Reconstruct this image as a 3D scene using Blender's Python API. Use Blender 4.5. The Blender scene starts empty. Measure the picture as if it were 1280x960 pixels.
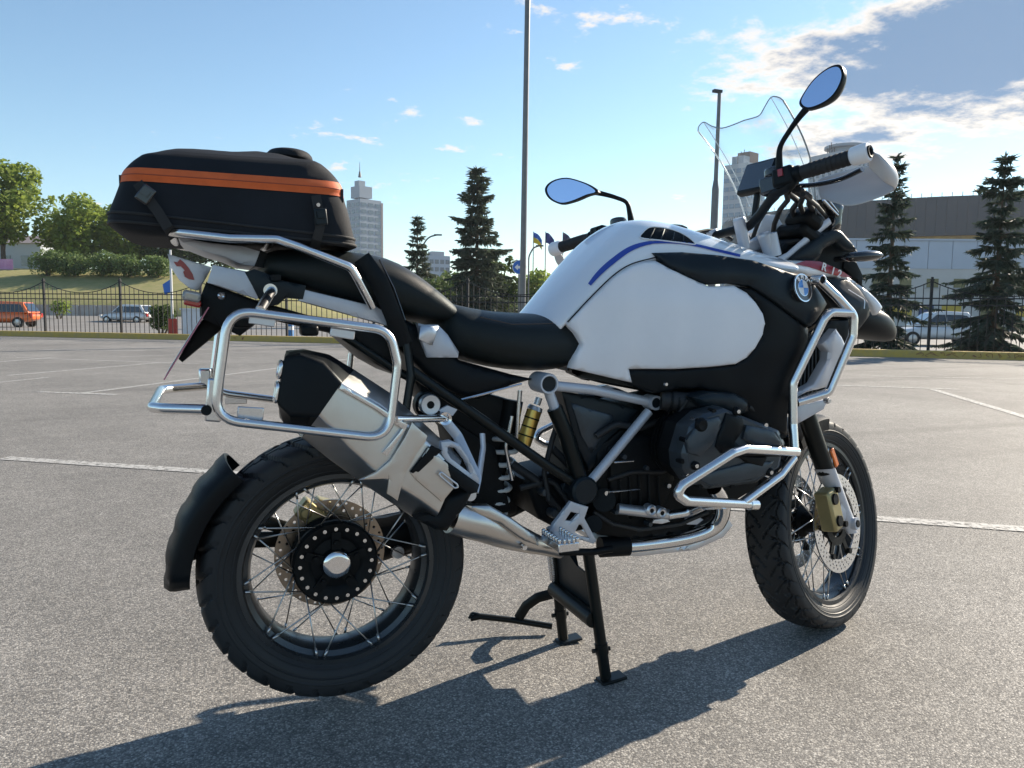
import bpy, bmesh, math, random
import numpy as np
from mathutils import Vector, Matrix, Quaternion, noise
from mathutils.geometry import delaunay_2d_cdt
R_ = math.radians
rnd = random.Random(7)
SC = bpy.context.scene
COL = SC.collection

# ------------------------------------------------------------------ camera
CAM = Vector((-0.2892, -1.8750, 0.9852))
YAW, PITCH, ROLL, FPX = R_(21.883), R_(5.413), R_(0.596), 964.8
_F = Vector((math.sin(YAW)*math.cos(PITCH), math.cos(YAW)*math.cos(PITCH), -math.sin(PITCH)))
_R0 = Vector((math.cos(YAW), -math.sin(YAW), 0)); _U0 = _R0.cross(_F)
_R = math.cos(ROLL)*_R0 + math.sin(ROLL)*_U0
_U = math.cos(ROLL)*_U0 - math.sin(ROLL)*_R0
FH = Vector((math.sin(YAW), math.cos(YAW), 0))
cd = bpy.data.cameras.new('camera'); cam = bpy.data.objects.new('camera', cd); COL.objects.link(cam)
m3 = Matrix((_R, _U, -_F)).transposed()
cam.matrix_world = Matrix.Translation(CAM) @ m3.to_4x4()
cd.sensor_width = 36; cd.lens = FPX/1280*36; cd.clip_start = .05; cd.clip_end = 5000
SC.camera = cam
def ray(px, py): return _F + _R*((px-640)/FPX) - _U*((py-480)/FPX)
def L(px, py, y):                      # pixel -> point at lateral offset y of the bike
    d = ray(px, py); return CAM + d*((y-CAM.y)/d.y)
def G(px, py, z=0.0):                  # pixel -> point on the ground
    d = ray(px, py); return CAM + d*((z-CAM.z)/d.z)
def W(px, py, D):                      # pixel -> point at distance D ahead
    d = ray(px, py); return CAM + d*(D/d.dot(FH))
def B(px, D, z=0.0):                   # pixel column + distance -> point standing at height z
    p = W(px, 400, D); return Vector((p.x, p.y, z))

# ------------------------------------------------------------------ sky and sun
SUN_AZ, SUN_EL = R_(18.0), R_(28.5)    # azimuth from +x towards +y
SUN = Vector((math.cos(SUN_AZ)*math.cos(SUN_EL), math.sin(SUN_AZ)*math.cos(SUN_EL), math.sin(SUN_EL)))
world = bpy.data.worlds.new('World'); SC.world = world; world.use_nodes = True
def build_world():
    nt = world.node_tree; N = nt.nodes; K = nt.links; N.clear()
    out = N.new('ShaderNodeOutputWorld'); bg = N.new('ShaderNodeBackground')
    sky = N.new('ShaderNodeTexSky'); sky.sky_type = 'NISHITA'; sky.sun_disc = False
    sky.sun_elevation = SUN_EL; sky.sun_rotation = math.pi/2 - SUN_AZ
    sky.altitude = 150; sky.air_density = 1.0; sky.dust_density = 0.12; sky.ozone_density = 1.6
    tc = N.new('ShaderNodeTexCoord')
    sep = N.new('ShaderNodeSeparateXYZ'); K.new(tc.outputs['Generated'], sep.inputs[0])
    def math_(op, a, b=None, c=None, clamp=False):
        n = N.new('ShaderNodeMath'); n.operation = op; n.use_clamp = clamp
        for i, v in enumerate((a, b, c)):
            if v is None: continue
            if isinstance(v, (int, float)): n.inputs[i].default_value = v
            else: K.new(v, n.inputs[i])
        return n.outputs[0]
    # clouds live on a flat layer: direction / (height + eps)
    den = math_('ADD', math_('MAXIMUM', sep.outputs[2], 0.0), 0.12)
    com = N.new('ShaderNodeCombineXYZ')
    K.new(math_('DIVIDE', sep.outputs[0], den), com.inputs[0]); K.new(math_('DIVIDE', sep.outputs[1], den), com.inputs[1])
    def noi(scale, detail, rough, off):
        mp = N.new('ShaderNodeMapping'); mp.inputs['Location'].default_value = off; K.new(com.outputs[0], mp.inputs[0])
        n = N.new('ShaderNodeTexNoise'); n.inputs['Scale'].default_value = scale; n.inputs['Detail'].default_value = detail
        n.inputs['Roughness'].default_value = rough; K.new(mp.outputs[0], n.inputs['Vector']); return n.outputs[0]
    big = noi(0.9, 9, .62, (3.1, 1.7, 0)); fine = noi(4.5, 7, .65, (0.4, 5.2, 0))
    # one large cumulus up towards the sun
    cdir = ray(1235, 55).normalized()
    def blob(d, ax, ay):
        # elliptical falloff around direction d
        r = Vector((d.y, -d.x, 0)).normalized(); u = r.cross(d)
        def dot(v):
            n = N.new('ShaderNodeVectorMath'); n.operation = 'DOT_PRODUCT'; K.new(tc.outputs['Generated'], n.inputs[0]); n.inputs[1].default_value = v; return n.outputs['Value']
        a = math_('DIVIDE', dot(r), ax); b = math_('DIVIDE', dot(u), ay)
        q = math_('ADD', math_('MULTIPLY', a, a), math_('MULTIPLY', b, b))
        return math_('SUBTRACT', 1.0, math_('SQRT', q))
    B1 = blob(cdir, .29, .095)
    B2 = blob(ray(1110, 175).normalized(), .30, .06)
    edge = math_('ADD', math_('MULTIPLY', math_('SUBTRACT', big, .5), 1.5), math_('MULTIPLY', math_('SUBTRACT', fine, .5), 1.5))
    c1 = math_('ADD', B1, edge)
    c2 = math_('ADD', math_('MULTIPLY', B2, .8), math_('ADD', edge, -.40))
    wid = math_('ADD', math_('MULTIPLY', math_('SUBTRACT', big, .60), 2.2), math_('MULTIPLY', math_('SUBTRACT', fine, .56), 2.2))
    cov = math_('MAXIMUM', math_('MAXIMUM', c1, c2), wid)
    def sm(v, lo, hi):
        n = N.new('ShaderNodeMapRange'); n.interpolation_type = 'SMOOTHSTEP'; K.new(v, n.inputs[0])
        n.inputs[1].default_value = lo; n.inputs[2].default_value = hi; return n.outputs[0]
    alpha = sm(cov, .0, .30); thick = sm(cov, .20, .55)
    # lit rim where thin, grey-blue where thick
    bright = N.new('ShaderNodeMix'); bright.data_type = 'RGBA'
    bright.inputs[6].default_value = (5.9, 5.4, 4.8, 1); bright.inputs[7].default_value = (1.0, 1.72, 2.85, 1)
    K.new(thick, bright.inputs[0])
    mix = N.new('ShaderNodeMix'); mix.data_type = 'RGBA'
    K.new(math_('MULTIPLY', alpha, .96), mix.inputs[0]); tn = N.new('ShaderNodeMix'); tn.data_type = 'RGBA'; tn.blend_type = 'MULTIPLY'; tn.inputs[0].default_value = 1; tn.inputs[7].default_value = (.90, 1.0, .99, 1); K.new(sky.outputs[0], tn.inputs[6]); K.new(tn.outputs[2], mix.inputs[6]); K.new(bright.outputs[2], mix.inputs[7])
    K.new(mix.outputs[2], bg.inputs[0]); bg.inputs[1].default_value = 0.085
    K.new(bg.outputs[0], out.inputs[0])
build_world()
sd = bpy.data.lights.new('sun', 'SUN'); sun = bpy.data.objects.new('sun', sd); COL.objects.link(sun)
sd.energy = 4.6; sd.angle = R_(0.53); sd.color = (1, .88, .72)
sun.rotation_euler = SUN.to_track_quat('Z', 'Y').to_euler()
SC.view_settings.view_transform = 'Standard'; SC.view_settings.look = 'None'
SC.view_settings.gamma = 1.0; SC.view_settings.exposure = 1.1
try: SC.view_settings.use_curve_mapping = False
except Exception: pass

# ------------------------------------------------------------------ object helpers
def link(name, me, m=None, parent=None, smooth=True, auto=35):
    o = bpy.data.objects.new(name, me); COL.objects.link(o)
    if m is not None and not me.materials: me.materials.append(m)
    if parent is not None: o.parent = parent
    if smooth and len(me.polygons):
        me.polygons.foreach_set('use_smooth', [True]*len(me.polygons))
        if auto: me.set_sharp_from_angle(angle=R_(auto))
    return o
def obj(name, V, F, m=None, parent=None, smooth=True, auto=35):
    me = bpy.data.meshes.new(name); me.from_pydata([tuple(v) for v in V], [], F); me.update()
    return link(name, me, m, parent, smooth, auto)
def from_bm(name, bm, m=None, parent=None, smooth=True, auto=35):
    me = bpy.data.meshes.new(name); bm.to_mesh(me); bm.free(); return link(name, me, m, parent, smooth, auto)
def tag(o, label=None, cat=None, group=None, kind=None):
    if label: o['label'] = label
    if cat: o['category'] = cat
    if group: o['group'] = group
    if kind: o['kind'] = kind
    return o
def empty(name, loc=(0, 0, 0), rz=0.0):
    o = bpy.data.objects.new(name, None); COL.objects.link(o); o.location = loc; o.rotation_euler.z = rz
    o.empty_display_size = .1; return o
def copy_tree(o, parent=None):
    c = o.copy(); COL.objects.link(c); c.parent = parent
    for ch in o.children: copy_tree(ch, c)
    return c
def bevel(o, w=.004, seg=2, ang=30):
    md = o.modifiers.new('bevel', 'BEVEL'); md.width = w; md.segments = seg; md.limit_method = 'ANGLE'; md.angle_limit = R_(ang)
    md.harden_normals = False; return o
def subsurf(o, n=1):
    md = o.modifiers.new('subsurf', 'SUBSURF'); md.levels = n; md.render_levels = n; return o

class MB:
    """collects shapes into one mesh"""
    def __init__(s): s.V = []; s.F = []
    def add(s, V, F):
        n = len(s.V); s.V += [Vector(v) for v in V]; s.F += [tuple(i+n for i in f) for f in F]; return s
    def box(s, c, size, M=None):
        c = Vector(c); h = [x/2 for x in size]; vs = []
        for dx in (-1, 1):
            for dy in (-1, 1):
                for dz in (-1, 1):
                    v = Vector((dx*h[0], dy*h[1], dz*h[2])); vs.append(c + (M @ v if M else v))
        return s.add(vs, [(0,1,3,2),(4,6,7,5),(0,4,5,1),(2,3,7,6),(0,2,6,4),(1,5,7,3)])
    def cyl(s, a, b, r0, r1=None, n=16, cap=True):
        a, b = Vector(a), Vector(b); r1 = r0 if r1 is None else r1
        d = (b-a).normalized(); u = d.orthogonal().normalized(); w = d.cross(u); vs = []
        for p, r in ((a, r0), (b, r1)):
            for i in range(n):
                t = 2*math.pi*i/n; vs.append(p + (u*math.cos(t)+w*math.sin(t))*r)
        F = [(i, (i+1) % n, n+(i+1) % n, n+i) for i in range(n)]
        if cap: F += [tuple(range(n-1, -1, -1)), tuple(range(n, 2*n))]
        return s.add(vs, F)
    def sweep(s, path, r, n=10, cap=True, sq=None):
        V, F = sweep_vf(path, r, n, cap, sq); return s.add(V, F)
    def lathe(s, prof, n=32, c=(0,0,0), axis='Y', a0=0, a1=2*math.pi):
        """prof: list of (axial, radius); axis from c"""
        c = Vector(c); full = abs(a1-a0-2*math.pi) < 1e-6; k = n if full else n+1; vs = []
        ax = axis if isinstance(axis, Vector) else {'X': Vector((1,0,0)), 'Y': Vector((0,1,0)), 'Z': Vector((0,0,1))}[axis]
        if abs(ax.y) > .999: u, w = Vector((1,0,0)), Vector((0,0,1))
        else: u = ax.orthogonal().normalized(); w = ax.cross(u)
        for i in range(k):
            t = a0+(a1-a0)*i/n
            for (h, r) in prof: vs.append(c + ax*h + (u*math.cos(t)+w*math.sin(t))*r)
        m = len(prof); F = []
        for i in range(n):
            j = (i+1) % k
            for q in range(m-1): F.append((i*m+q, i*m+q+1, j*m+q+1, j*m+q))
        return s.add(vs, F)
    def build(s, name, m=None, parent=None, smooth=True, auto=35): return obj(name, s.V, s.F, m, parent, smooth, auto)

def fillet(pts, rad, seg=6, cyc=False):
    pts = [Vector(p) for p in pts]; n = len(pts); out = []
    if rad <= 0: return pts
    for i, p in enumerate(pts):
        if not cyc and i in (0, n-1): out.append(p); continue
        a, b = pts[(i-1) % n]-p, pts[(i+1) % n]-p; la, lb = a.length, b.length
        if la < 1e-6 or lb < 1e-6: out.append(p); continue
        a /= la; b /= lb; ang = a.angle(b)
        if ang > math.pi-.05: out.append(p); continue
        t = min(rad/math.tan(ang/2), la*.48, lb*.48)
        A, Bq = p+a*t, p+b*t
        for k in range(seg+1):
            u = k/seg; out.append((1-u)**2*A + 2*u*(1-u)*p + u*u*Bq)
    return out
def smooth_path(pts, n=6, cyc=False):
    pts = [Vector(p) for p in pts]; m = len(pts); out = []
    rng = range(m) if cyc else range(m-1)
    for i in rng:
        p1, p2 = pts[i], pts[(i+1) % m]
        p0 = pts[(i-1) % m] if (cyc or i > 0) else p1*2-p2
        p3 = pts[(i+2) % m] if (cyc or i < m-2) else p2*2-p1
        for k in range(n):
            t = k/n
            out.append(.5*((2*p1)+(p2-p0)*t+(2*p0-5*p1+4*p2-p3)*t*t+(3*p1-p0-3*p2+p3)*t**3))
    if not cyc: out.append(pts[-1])
    return out
def sweep_vf(path, r, n=10, cap=True, sq=None, cyc=False):
    path = [Vector(p) for p in path]; m = len(path)
    rr = r if isinstance(r, (list, tuple)) else [r]*m
    if len(rr) != m:
        q = len(rr)-1; rr = [rr[min(int(i*q/(m-1)), q-1)]*(1-(i*q/(m-1)-min(int(i*q/(m-1)), q-1))) + rr[min(int(i*q/(m-1)), q-1)+1]*(i*q/(m-1)-min(int(i*q/(m-1)), q-1)) for i in range(m)]
    T = []
    for i in range(m):
        a = path[(i-1) % m] if (cyc or i > 0) else path[i]; b = path[(i+1) % m] if (cyc or i < m-1) else path[i]
        d = b-a; T.append(d.normalized() if d.length > 1e-9 else Vector((1,0,0)))
    u = T[0].orthogonal().normalized()
    if abs(T[0].z) < .9:
        u = (Vector((0,0,1))-T[0]*T[0].z).normalized()
    V = []
    sx, sy = sq or (1, 1)
    for i in range(m):
        u = (u - T[i]*u.dot(T[i])).normalized(); w = T[i].cross(u)
        for k in range(n):
            t = 2*math.pi*(k+.5)/n; V.append(path[i] + (u*math.cos(t)*sx + w*math.sin(t)*sy)*rr[i])
    F = []
    for i in range(m if cyc else m-1):
        j = (i+1) % m
        for k in range(n): F.append((i*n+k, i*n+(k+1) % n, j*n+(k+1) % n, j*n+k))
    if cap and not cyc: F += [tuple(range(n-1, -1, -1)), tuple(range((m-1)*n, m*n))]
    return V, F
def tube(name, pts, r, m, parent, fil=.04, n=12, cyc=False, seg=6, sq=None):
    V, F = sweep_vf(fillet(pts, fil, seg, cyc), r, n, True, sq, cyc)
    return obj(name, V, F, m, parent, True, 50)
def loft(name, rings, m, parent, cap=True, auto=35, closed=True):
    k = len(rings[0]); V = [v for r in rings for v in r]; F = []
    for i in range(len(rings)-1):
        for j in range(k if closed else k-1):
            F.append((i*k+j, i*k+(j+1) % k, (i+1)*k+(j+1) % k, (i+1)*k+j))
    if cap and closed: F += [tuple(range(k-1, -1, -1)), tuple(range((len(rings)-1)*k, len(rings)*k))]
    return obj(name, V, F, m, parent, True, auto)
def on_surf(px, py, yf, y0=-.2):
    y = y0
    for _ in range(25):
        p = L(px, py, y); y = .5*y + .5*yf(p.x, p.z)
    p = L(px, py, y); return p
def panel(name, outline, yf, thick, m, parent, bulge=0.0, edge=.012, step=.02, smooth_n=0, lift=0.0, side=1, holes=(), auto=40, xz=False):
    """plate whose outline is traced (pixels, or (x,z) metres if xz) and laid on the surface y=yf(x,z); side=-1 mirrors it to the left side"""
    if xz: pts = [Vector((a, yf(a, b), b)) for a, b in outline]
    else: pts = [on_surf(a, b, yf) for a, b in outline]
    if smooth_n: pts = smooth_path(pts, smooth_n, True)
    P2 = [Vector((p.x, p.z)) for p in pts]
    # resample
    Q = []
    for i, p in enumerate(P2):
        q = P2[(i+1) % len(P2)]; n = max(1, int((q-p).length/step))
        for k in range(n): Q.append(p+(q-p)*(k/n))
    nb = len(Q); loops = [list(range(nb))]
    for h in holes:
        hq = [Vector((p.x, p.z)) for p in ([on_surf(a, b, yf) for a, b in h] if not xz else [Vector((a, 0, b)) for a, b in h])]
        loops.append(list(range(len(Q), len(Q)+len(hq)))); Q += hq
    nbd = len(Q)
    xs = [p.x for p in Q]; zs = [p.y for p in Q]
    segs = [(Q[l[i]], Q[l[(i+1) % len(l)]]) for l in loops for i in range(len(l))]
    A = np.array([(a.x, a.y) for a, b in segs]); Bm = np.array([(b.x-a.x, b.y-a.y) for a, b in segs]); BB = (Bm**2).sum(1)+1e-12
    def dist(x, z):
        d = np.array((x, z))-A; t = np.clip((d*Bm).sum(1)/BB, 0, 1); e = d-Bm*t[:, None]; return math.sqrt((e**2).sum(1).min())
    def inside(x, z):
        c = False
        for a, b in segs:
            if (a.y > z) != (b.y > z) and x < (b.x-a.x)*(z-a.y)/(b.y-a.y)+a.x: c = not c
        return c
    D = []
    # inner ring for a crisp rounded edge, then grid
    x = min(xs)
    row = 0
    while x <= max(xs):
        z = min(zs) + (row % 2)*step/2
        while z <= max(zs):
            if inside(x, z):
                d = dist(x, z)
                if d > step*.45: D.append(Vector((x, z)))
            z += step
        x += step*.87; row += 1
    if edge > 0:
        for l in loops:
            for i in range(len(l)):
                a, b, c = Q[l[i-1]], Q[l[i]], Q[l[(i+1) % len(l)]]
                t = (c-a); nrm = Vector((-t.y, t.x))
                if nrm.length < 1e-9: continue
                nrm.normalize()
                for f in (.35, 1.0):
                    for s_ in (1, -1):
                        q = b+nrm*(s_*edge*f)
                        if inside(q.x, q.y) and dist(q.x, q.y) > edge*f*.93: D.append(q)
    allp = Q + D
    r = delaunay_2d_cdt([v for v in allp], [(l[i], l[(i+1) % len(l)]) for l in loops for i in range(len(l))], [], 0, 1e-6)
    vv, faces = r[0], r[2]
    Dv = [dist(v.x, v.y) for v in vv]
    dm = max(Dv)
    F = []
    for f in faces:
        c = sum((Vector((vv[i].x, vv[i].y)) for i in f), Vector((0, 0)))/len(f)
        if inside(c.x, c.y): F.append(tuple(f))
    top = []
    for v, d in zip(vv, Dv):
        e = 1.0 if edge <= 0 else min(1, d/edge); rr = math.sqrt(max(0, 1-(1-e)**2))
        out = lift + bulge*math.sin(min(1, d/max(dm, 1e-6))*math.pi/2) - (1-rr)*min(edge*.8, thick*.8)
        top.append(Vector((v.x, yf(v.x, v.y)-out, v.y)))
    n = len(top)
    bot = [Vector((t.x, yf(t.x, t.z)+thick-lift, t.z)) for t in top]
    fl = []
    for f in F:
        a, b, c = (top[i] for i in f[:3]); nn = (b-a).cross(c-a)
        fl.append(f if nn.y < 0 else tuple(reversed(f)))
    cnt = {}
    for f in fl:
        for i in range(len(f)):
            e = (f[i], f[(i+1) % len(f)]); cnt[e] = 1
    bd = [e for e in cnt if (e[1], e[0]) not in cnt]
    FF = fl + [tuple(n+i for i in reversed(f)) for f in fl] + [(b, a, n+a, n+b) for a, b in bd]
    V = top + bot
    if side < 0:
        V = [Vector((v.x, -v.y, v.z)) for v in V]; FF = [tuple(reversed(f)) for f in FF]
    return obj(name, V, FF, m, parent, True, auto)
def interp(xs, ys):
    def f(x):
        if x <= xs[0]: return ys[0]
        for i in range(len(xs)-1):
            if x <= xs[i+1]:
                t = (x-xs[i])/(xs[i+1]-xs[i]); t = t*t*(3-2*t); return ys[i]+(ys[i+1]-ys[i])*t
        return ys[-1]
    return f
def mirror_obj(o, name=None, parent=None):
    """left-hand twin of a right-hand part"""
    me = o.data.copy(); me.transform(Matrix.Scale(-1, 4, (0, 1, 0))); me.flip_normals()
    q = bpy.data.objects.new(name or o.name.split('.')[0], me); COL.objects.link(q); q.parent = parent or o.parent
    for md in o.modifiers:
        n = q.modifiers.new(md.name, md.type)
        for k in ('width', 'segments', 'limit_method', 'angle_limit', 'levels', 'render_levels'):
            if hasattr(md, k): setattr(n, k, getattr(md, k))
    return q
def text_mesh(s, size, depth, M, name, m, parent, font_bold=False, space=1.0):
    cu = bpy.data.curves.new(name, 'FONT'); cu.body = s; cu.size = size; cu.extrude = depth; cu.align_x = 'CENTER'; cu.align_y = 'CENTER'; cu.space_character = space
    if font_bold: cu.offset = size*.022
    o = bpy.data.objects.new('tmp', cu); COL.objects.link(o)
    dg = bpy.context.evaluated_depsgraph_get(); me = bpy.data.meshes.new_from_object(o.evaluated_get(dg)); bpy.data.objects.remove(o); bpy.data.curves.remove(cu)
    me.transform(M); me.name = name; me.materials.clear(); return link(name, me, m, parent, False)

# ------------------------------------------------------------------ materials
def mat(name, col, rough=.5, metal=0.0, var=.0, vscale=20, bump=0.0, bscale=200, spec=.5, coat=0.0, rvar=0.0, col2=None, anis=0.0, trans=0.0, emit=None, dirt=0.0):
    m = bpy.data.materials.new(name); m.use_nodes = True; nt = m.node_tree; N = nt.nodes; K = nt.links
    b = N['Principled BSDF']; b.inputs['Base Color'].default_value = (*col, 1); b.inputs['Roughness'].default_value = rough; b.inputs['Metallic'].default_value = metal
    b.inputs['Specular IOR Level'].default_value = spec; b.inputs['Coat Weight'].default_value = coat; b.inputs['Coat Roughness'].default_value = .04
    b.inputs['Transmission Weight'].default_value = trans
    if emit: b.inputs['Emission Color'].default_value = (*emit[0], 1); b.inputs['Emission Strength'].default_value = emit[1]
    tc = N.new('ShaderNodeTexCoord')
    if var or rvar or col2:
        n = N.new('ShaderNodeTexNoise'); n.inputs['Scale'].default_value = vscale; n.inputs['Detail'].default_value = 6; n.inputs['Roughness'].default_value = .65
        K.new(tc.outputs['Object'], n.inputs['Vector'])
        if var or col2:
            mx = N.new('ShaderNodeMix'); mx.data_type = 'RGBA'
            mx.inputs[6].default_value = (*[c*(1-var) for c in col], 1); mx.inputs[7].default_value = (*(col2 or [min(1, c*(1+var)) for c in col]), 1)
            rp = N.new('ShaderNodeMapRange'); rp.inputs[1].default_value = .3; rp.inputs[2].default_value = .7; K.new(n.outputs[0], rp.inputs[0]); K.new(rp.outputs[0], mx.inputs[0]); K.new(mx.outputs[2], b.inputs['Base Color'])
        if rvar:
            rp = N.new('ShaderNodeMapRange'); rp.inputs[1].default_value = .3; rp.inputs[2].default_value = .7; rp.inputs[3].default_value = max(.02, rough-rvar); rp.inputs[4].default_value = min(1, rough+rvar)
            K.new(n.outputs[0], rp.inputs[0]); K.new(rp.outputs[0], b.inputs['Roughness'])
    if bump:
        n = N.new('ShaderNodeTexNoise'); n.inputs['Scale'].default_value = bscale; n.inputs['Detail'].default_value = 4; K.new(tc.outputs['Object'], n.inputs['Vector'])
        bp = N.new('ShaderNodeBump'); bp.inputs['Strength'].default_value = bump; bp.inputs['Distance'].default_value = .002; K.new(n.outputs[0], bp.inputs['Height']); K.new(bp.outputs[0], b.inputs['Normal'])
    return m
# ================================================================== SETTING
def nodes(m): return m.node_tree.nodes, m.node_tree.links
def asphalt_mat(name, base=.15, lo=.5, hi=2.1):
    m = mat(name, (base,)*3, .62); N, K = nodes(m); b = N['Principled BSDF']
    tc = N.new('ShaderNodeTexCoord')
    def vor(scale, feat='F1'):
        v = N.new('ShaderNodeTexVoronoi'); v.feature = feat; v.inputs['Scale'].default_value = scale; K.new(tc.outputs['Object'], v.inputs['Vector']); return v
    def noi(scale, det=5, rough=.6):
        v = N.new('ShaderNodeTexNoise'); v.inputs['Scale'].default_value = scale; v.inputs['Detail'].default_value = det; v.inputs['Roughness'].default_value = rough; K.new(tc.outputs['Object'], v.inputs['Vector']); return v
    v = vor(215); sp = N.new('ShaderNodeSeparateColor'); K.new(v.outputs['Color'], sp.inputs[0])
    r = N.new('ShaderNodeValToRGB'); K.new(sp.outputs[0], r.inputs[0]); cr = r.color_ramp
    cr.elements[0].color = (base*lo*.94, base*lo*.91, base*lo*.88, 1); cr.elements[1].position = .97; cr.elements[1].color = (base*hi, base*hi*.95, base*hi*.87, 1)
    e = cr.elements.new(.45); e.color = (base*.86, base*.82, base*.77, 1); e = cr.elements.new(.8); e.color = (base*1.3, base*1.22, base*1.11, 1)
    # dark binder between stones
    d = N.new('ShaderNodeMapRange'); d.inputs[1].default_value = .25; d.inputs[2].default_value = .75; d.inputs[3].default_value = 1; d.inputs[4].default_value = .6
    K.new(v.outputs['Distance'], d.inputs[0])
    mx = N.new('ShaderNodeMix'); mx.data_type = 'RGBA'; mx.blend_type = 'MULTIPLY'; mx.inputs[0].default_value = 1; K.new(r.outputs[0], mx.inputs[6]); K.new(d.outputs[0], mx.inputs[7])
    # broad patches, tyre marks, stains
    n1 = noi(.35, 6, .6); n2 = noi(2.6, 6, .7); n3 = noi(14, 4, .6)
    def rng(o, a, bq, c, dq):
        q = N.new('ShaderNodeMapRange'); q.inputs[1].default_value = a; q.inputs[2].default_value = bq; q.inputs[3].default_value = c; q.inputs[4].default_value = dq; K.new(o, q.inputs[0]); return q.outputs[0]
    cur = mx.outputs[2]
    for o in (rng(n1.outputs[0], .35, .7, .80, 1.13), rng(n2.outputs[0], .3, .7, .86, 1.1), rng(noi(1.1, 3, .5).outputs[0], .66, .74, 1.0, .80), rng(n3.outputs[0], .3, .7, .9, 1.08)):
        q = N.new('ShaderNodeMix'); q.data_type = 'RGBA'; q.blend_type = 'MULTIPLY'; q.inputs[0].default_value = 1; K.new(cur, q.inputs[6]); K.new(o, q.inputs[7]); cur = q.outputs[2]
    # long faint dark streaks from tyres
    mp = N.new('ShaderNodeMapping'); mp.inputs['Rotation'].default_value = (0, 0, R_(33)); mp.inputs['Scale'].default_value = (.12, 1.5, 1); K.new(tc.outputs['Object'], mp.inputs[0])
    ns = N.new('ShaderNodeTexNoise'); ns.inputs['Scale'].default_value = .9; ns.inputs['Detail'].default_value = 3; K.new(mp.outputs[0], ns.inputs['Vector'])
    q = N.new('ShaderNodeMix'); q.data_type = 'RGBA'; q.blend_type = 'MULTIPLY'; q.inputs[0].default_value = 1; K.new(cur, q.inputs[6]); K.new(rng(ns.outputs[0], .58, .68, 1, .8), q.inputs[7]); cur = q.outputs[2]
    K.new(cur, b.inputs['Base Color'])
    hh = N.new('ShaderNodeMath'); hh.operation = 'ADD'; K.new(d.outputs[0], hh.inputs[0]); K.new(sp.outputs[1], hh.inputs[1])
    bp = N.new('ShaderNodeBump'); bp.inputs['Strength'].default_value = .55; bp.inputs['Distance'].default_value = .003; K.new(hh.outputs[0], bp.inputs['Height']); K.new(bp.outputs[0], b.inputs['Normal'])
    K.new(rng(sp.outputs[2], 0, 1, .62, .95), b.inputs['Roughness']); b.inputs['Specular IOR Level'].default_value = .3
    return m
M_ASPH = asphalt_mat('asphalt', .285, .58, 1.8)
M_ROAD = mat('far_paving', (.19, .18, .17), .85, var=.18, vscale=.6)
KA, KM, KB = G(0, 420), G(330, 427), G(1275, 450.5)
for k in (KA, KM, KB): k.z = 0
dl = (KA-KM).normalized(); dr = (KB-KM).normalized()
KPTS = [KM+dl*75, KM, KM+dr*70]         # kerb line: slightly bent behind the bike
def kerb_normal(d): return Vector((-d.y, d.x, 0))
def kerb_pt(s, off=0.0, z=0.0):         # s metres along the kerb from the bend, off metres behind it
    d = -dl if s < 0 else dr; p = KM + (-dl if s < 0 else dr)*s
    n = kerb_normal(dr if s >= 0 else -dl); p = p+n*off; return Vector((p.x, p.y, z))
def kerb_s(px, off=0.0):                # kerb position seen at a pixel column
    lo, hi = -70.0, 60.0
    for _ in range(50):
        mid = (lo+hi)/2; p = kerb_pt(mid, off, .2)-CAM
        q = 640+FPX*p.dot(_R)/p.dot(_F) if p.dot(_F) > .1 else 1e5
        if q < px: lo = mid
        else: hi = mid
    return lo
# asphalt sheet, fine grid not needed
nl, nr = kerb_normal(-dl), kerb_normal(dr)
back = [KM-(-dl)*75+nl*.05, KM+nl*.05, KM+dr*70+nr*.05]
V = [(p.x, p.y, 0) for p in back] + [(90, -70, 0), (0, -70, 0), (-70, -70, 0)]
o = obj('asphalt', V, [(0, 5, 4, 1), (1, 4, 3, 2)], M_ASPH, None, False); tag(o, kind='structure', label='grey asphalt of the car park')
# far ground
V = []; F = []
rings = [0, 24, 40, 62, 76, 150, 400, 1200, 3800]; nz = [-.5, -.34, -.32, -.3, .1, .1, 0, 0, 0]
na = 72
for r, z in zip(rings, nz):
    for i in range(na):
        t = 2*math.pi*i/na; V.append((CAM.x+r*math.cos(t), CAM.y+r*math.sin(t), z if r > 23 else -.5))
for k in range(len(rings)-1):
    for i in range(na): F.append((k*na+i, k*na+(i+1) % na, (k+1)*na+(i+1) % na, (k+1)*na+i))
o = obj('ground', V, F, M_ROAD, None, True); tag(o, kind='structure', label='pale paving and ground beyond the kerb')
# kerb
M_KERB = mat('kerb_paint', (.74, .49, .09), .8, var=.25, vscale=7, bump=.5, bscale=60, col2=(.42, .30, .12))
rnd.seed(3)
V = []; F = []
ss = [-75+2.5*i for i in range(59)]
prof = [(0, -.03), (0, .15), (.015, .17), (.26, .17), (.275, .15), (.275, -.4)]
for s in ss:
    for (a, z) in prof: V.append(kerb_pt(s, a, z))
for i in range(len(ss)-1):
    for j in range(len(prof)-1): F.append((i*6+j, (i+1)*6+j, (i+1)*6+j+1, i*6+j+1))
kerb = obj('kerb', V, F, M_KERB, None, True, 30); tag(kerb, kind='structure', label='low yellow painted kerb along the fence')
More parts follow.
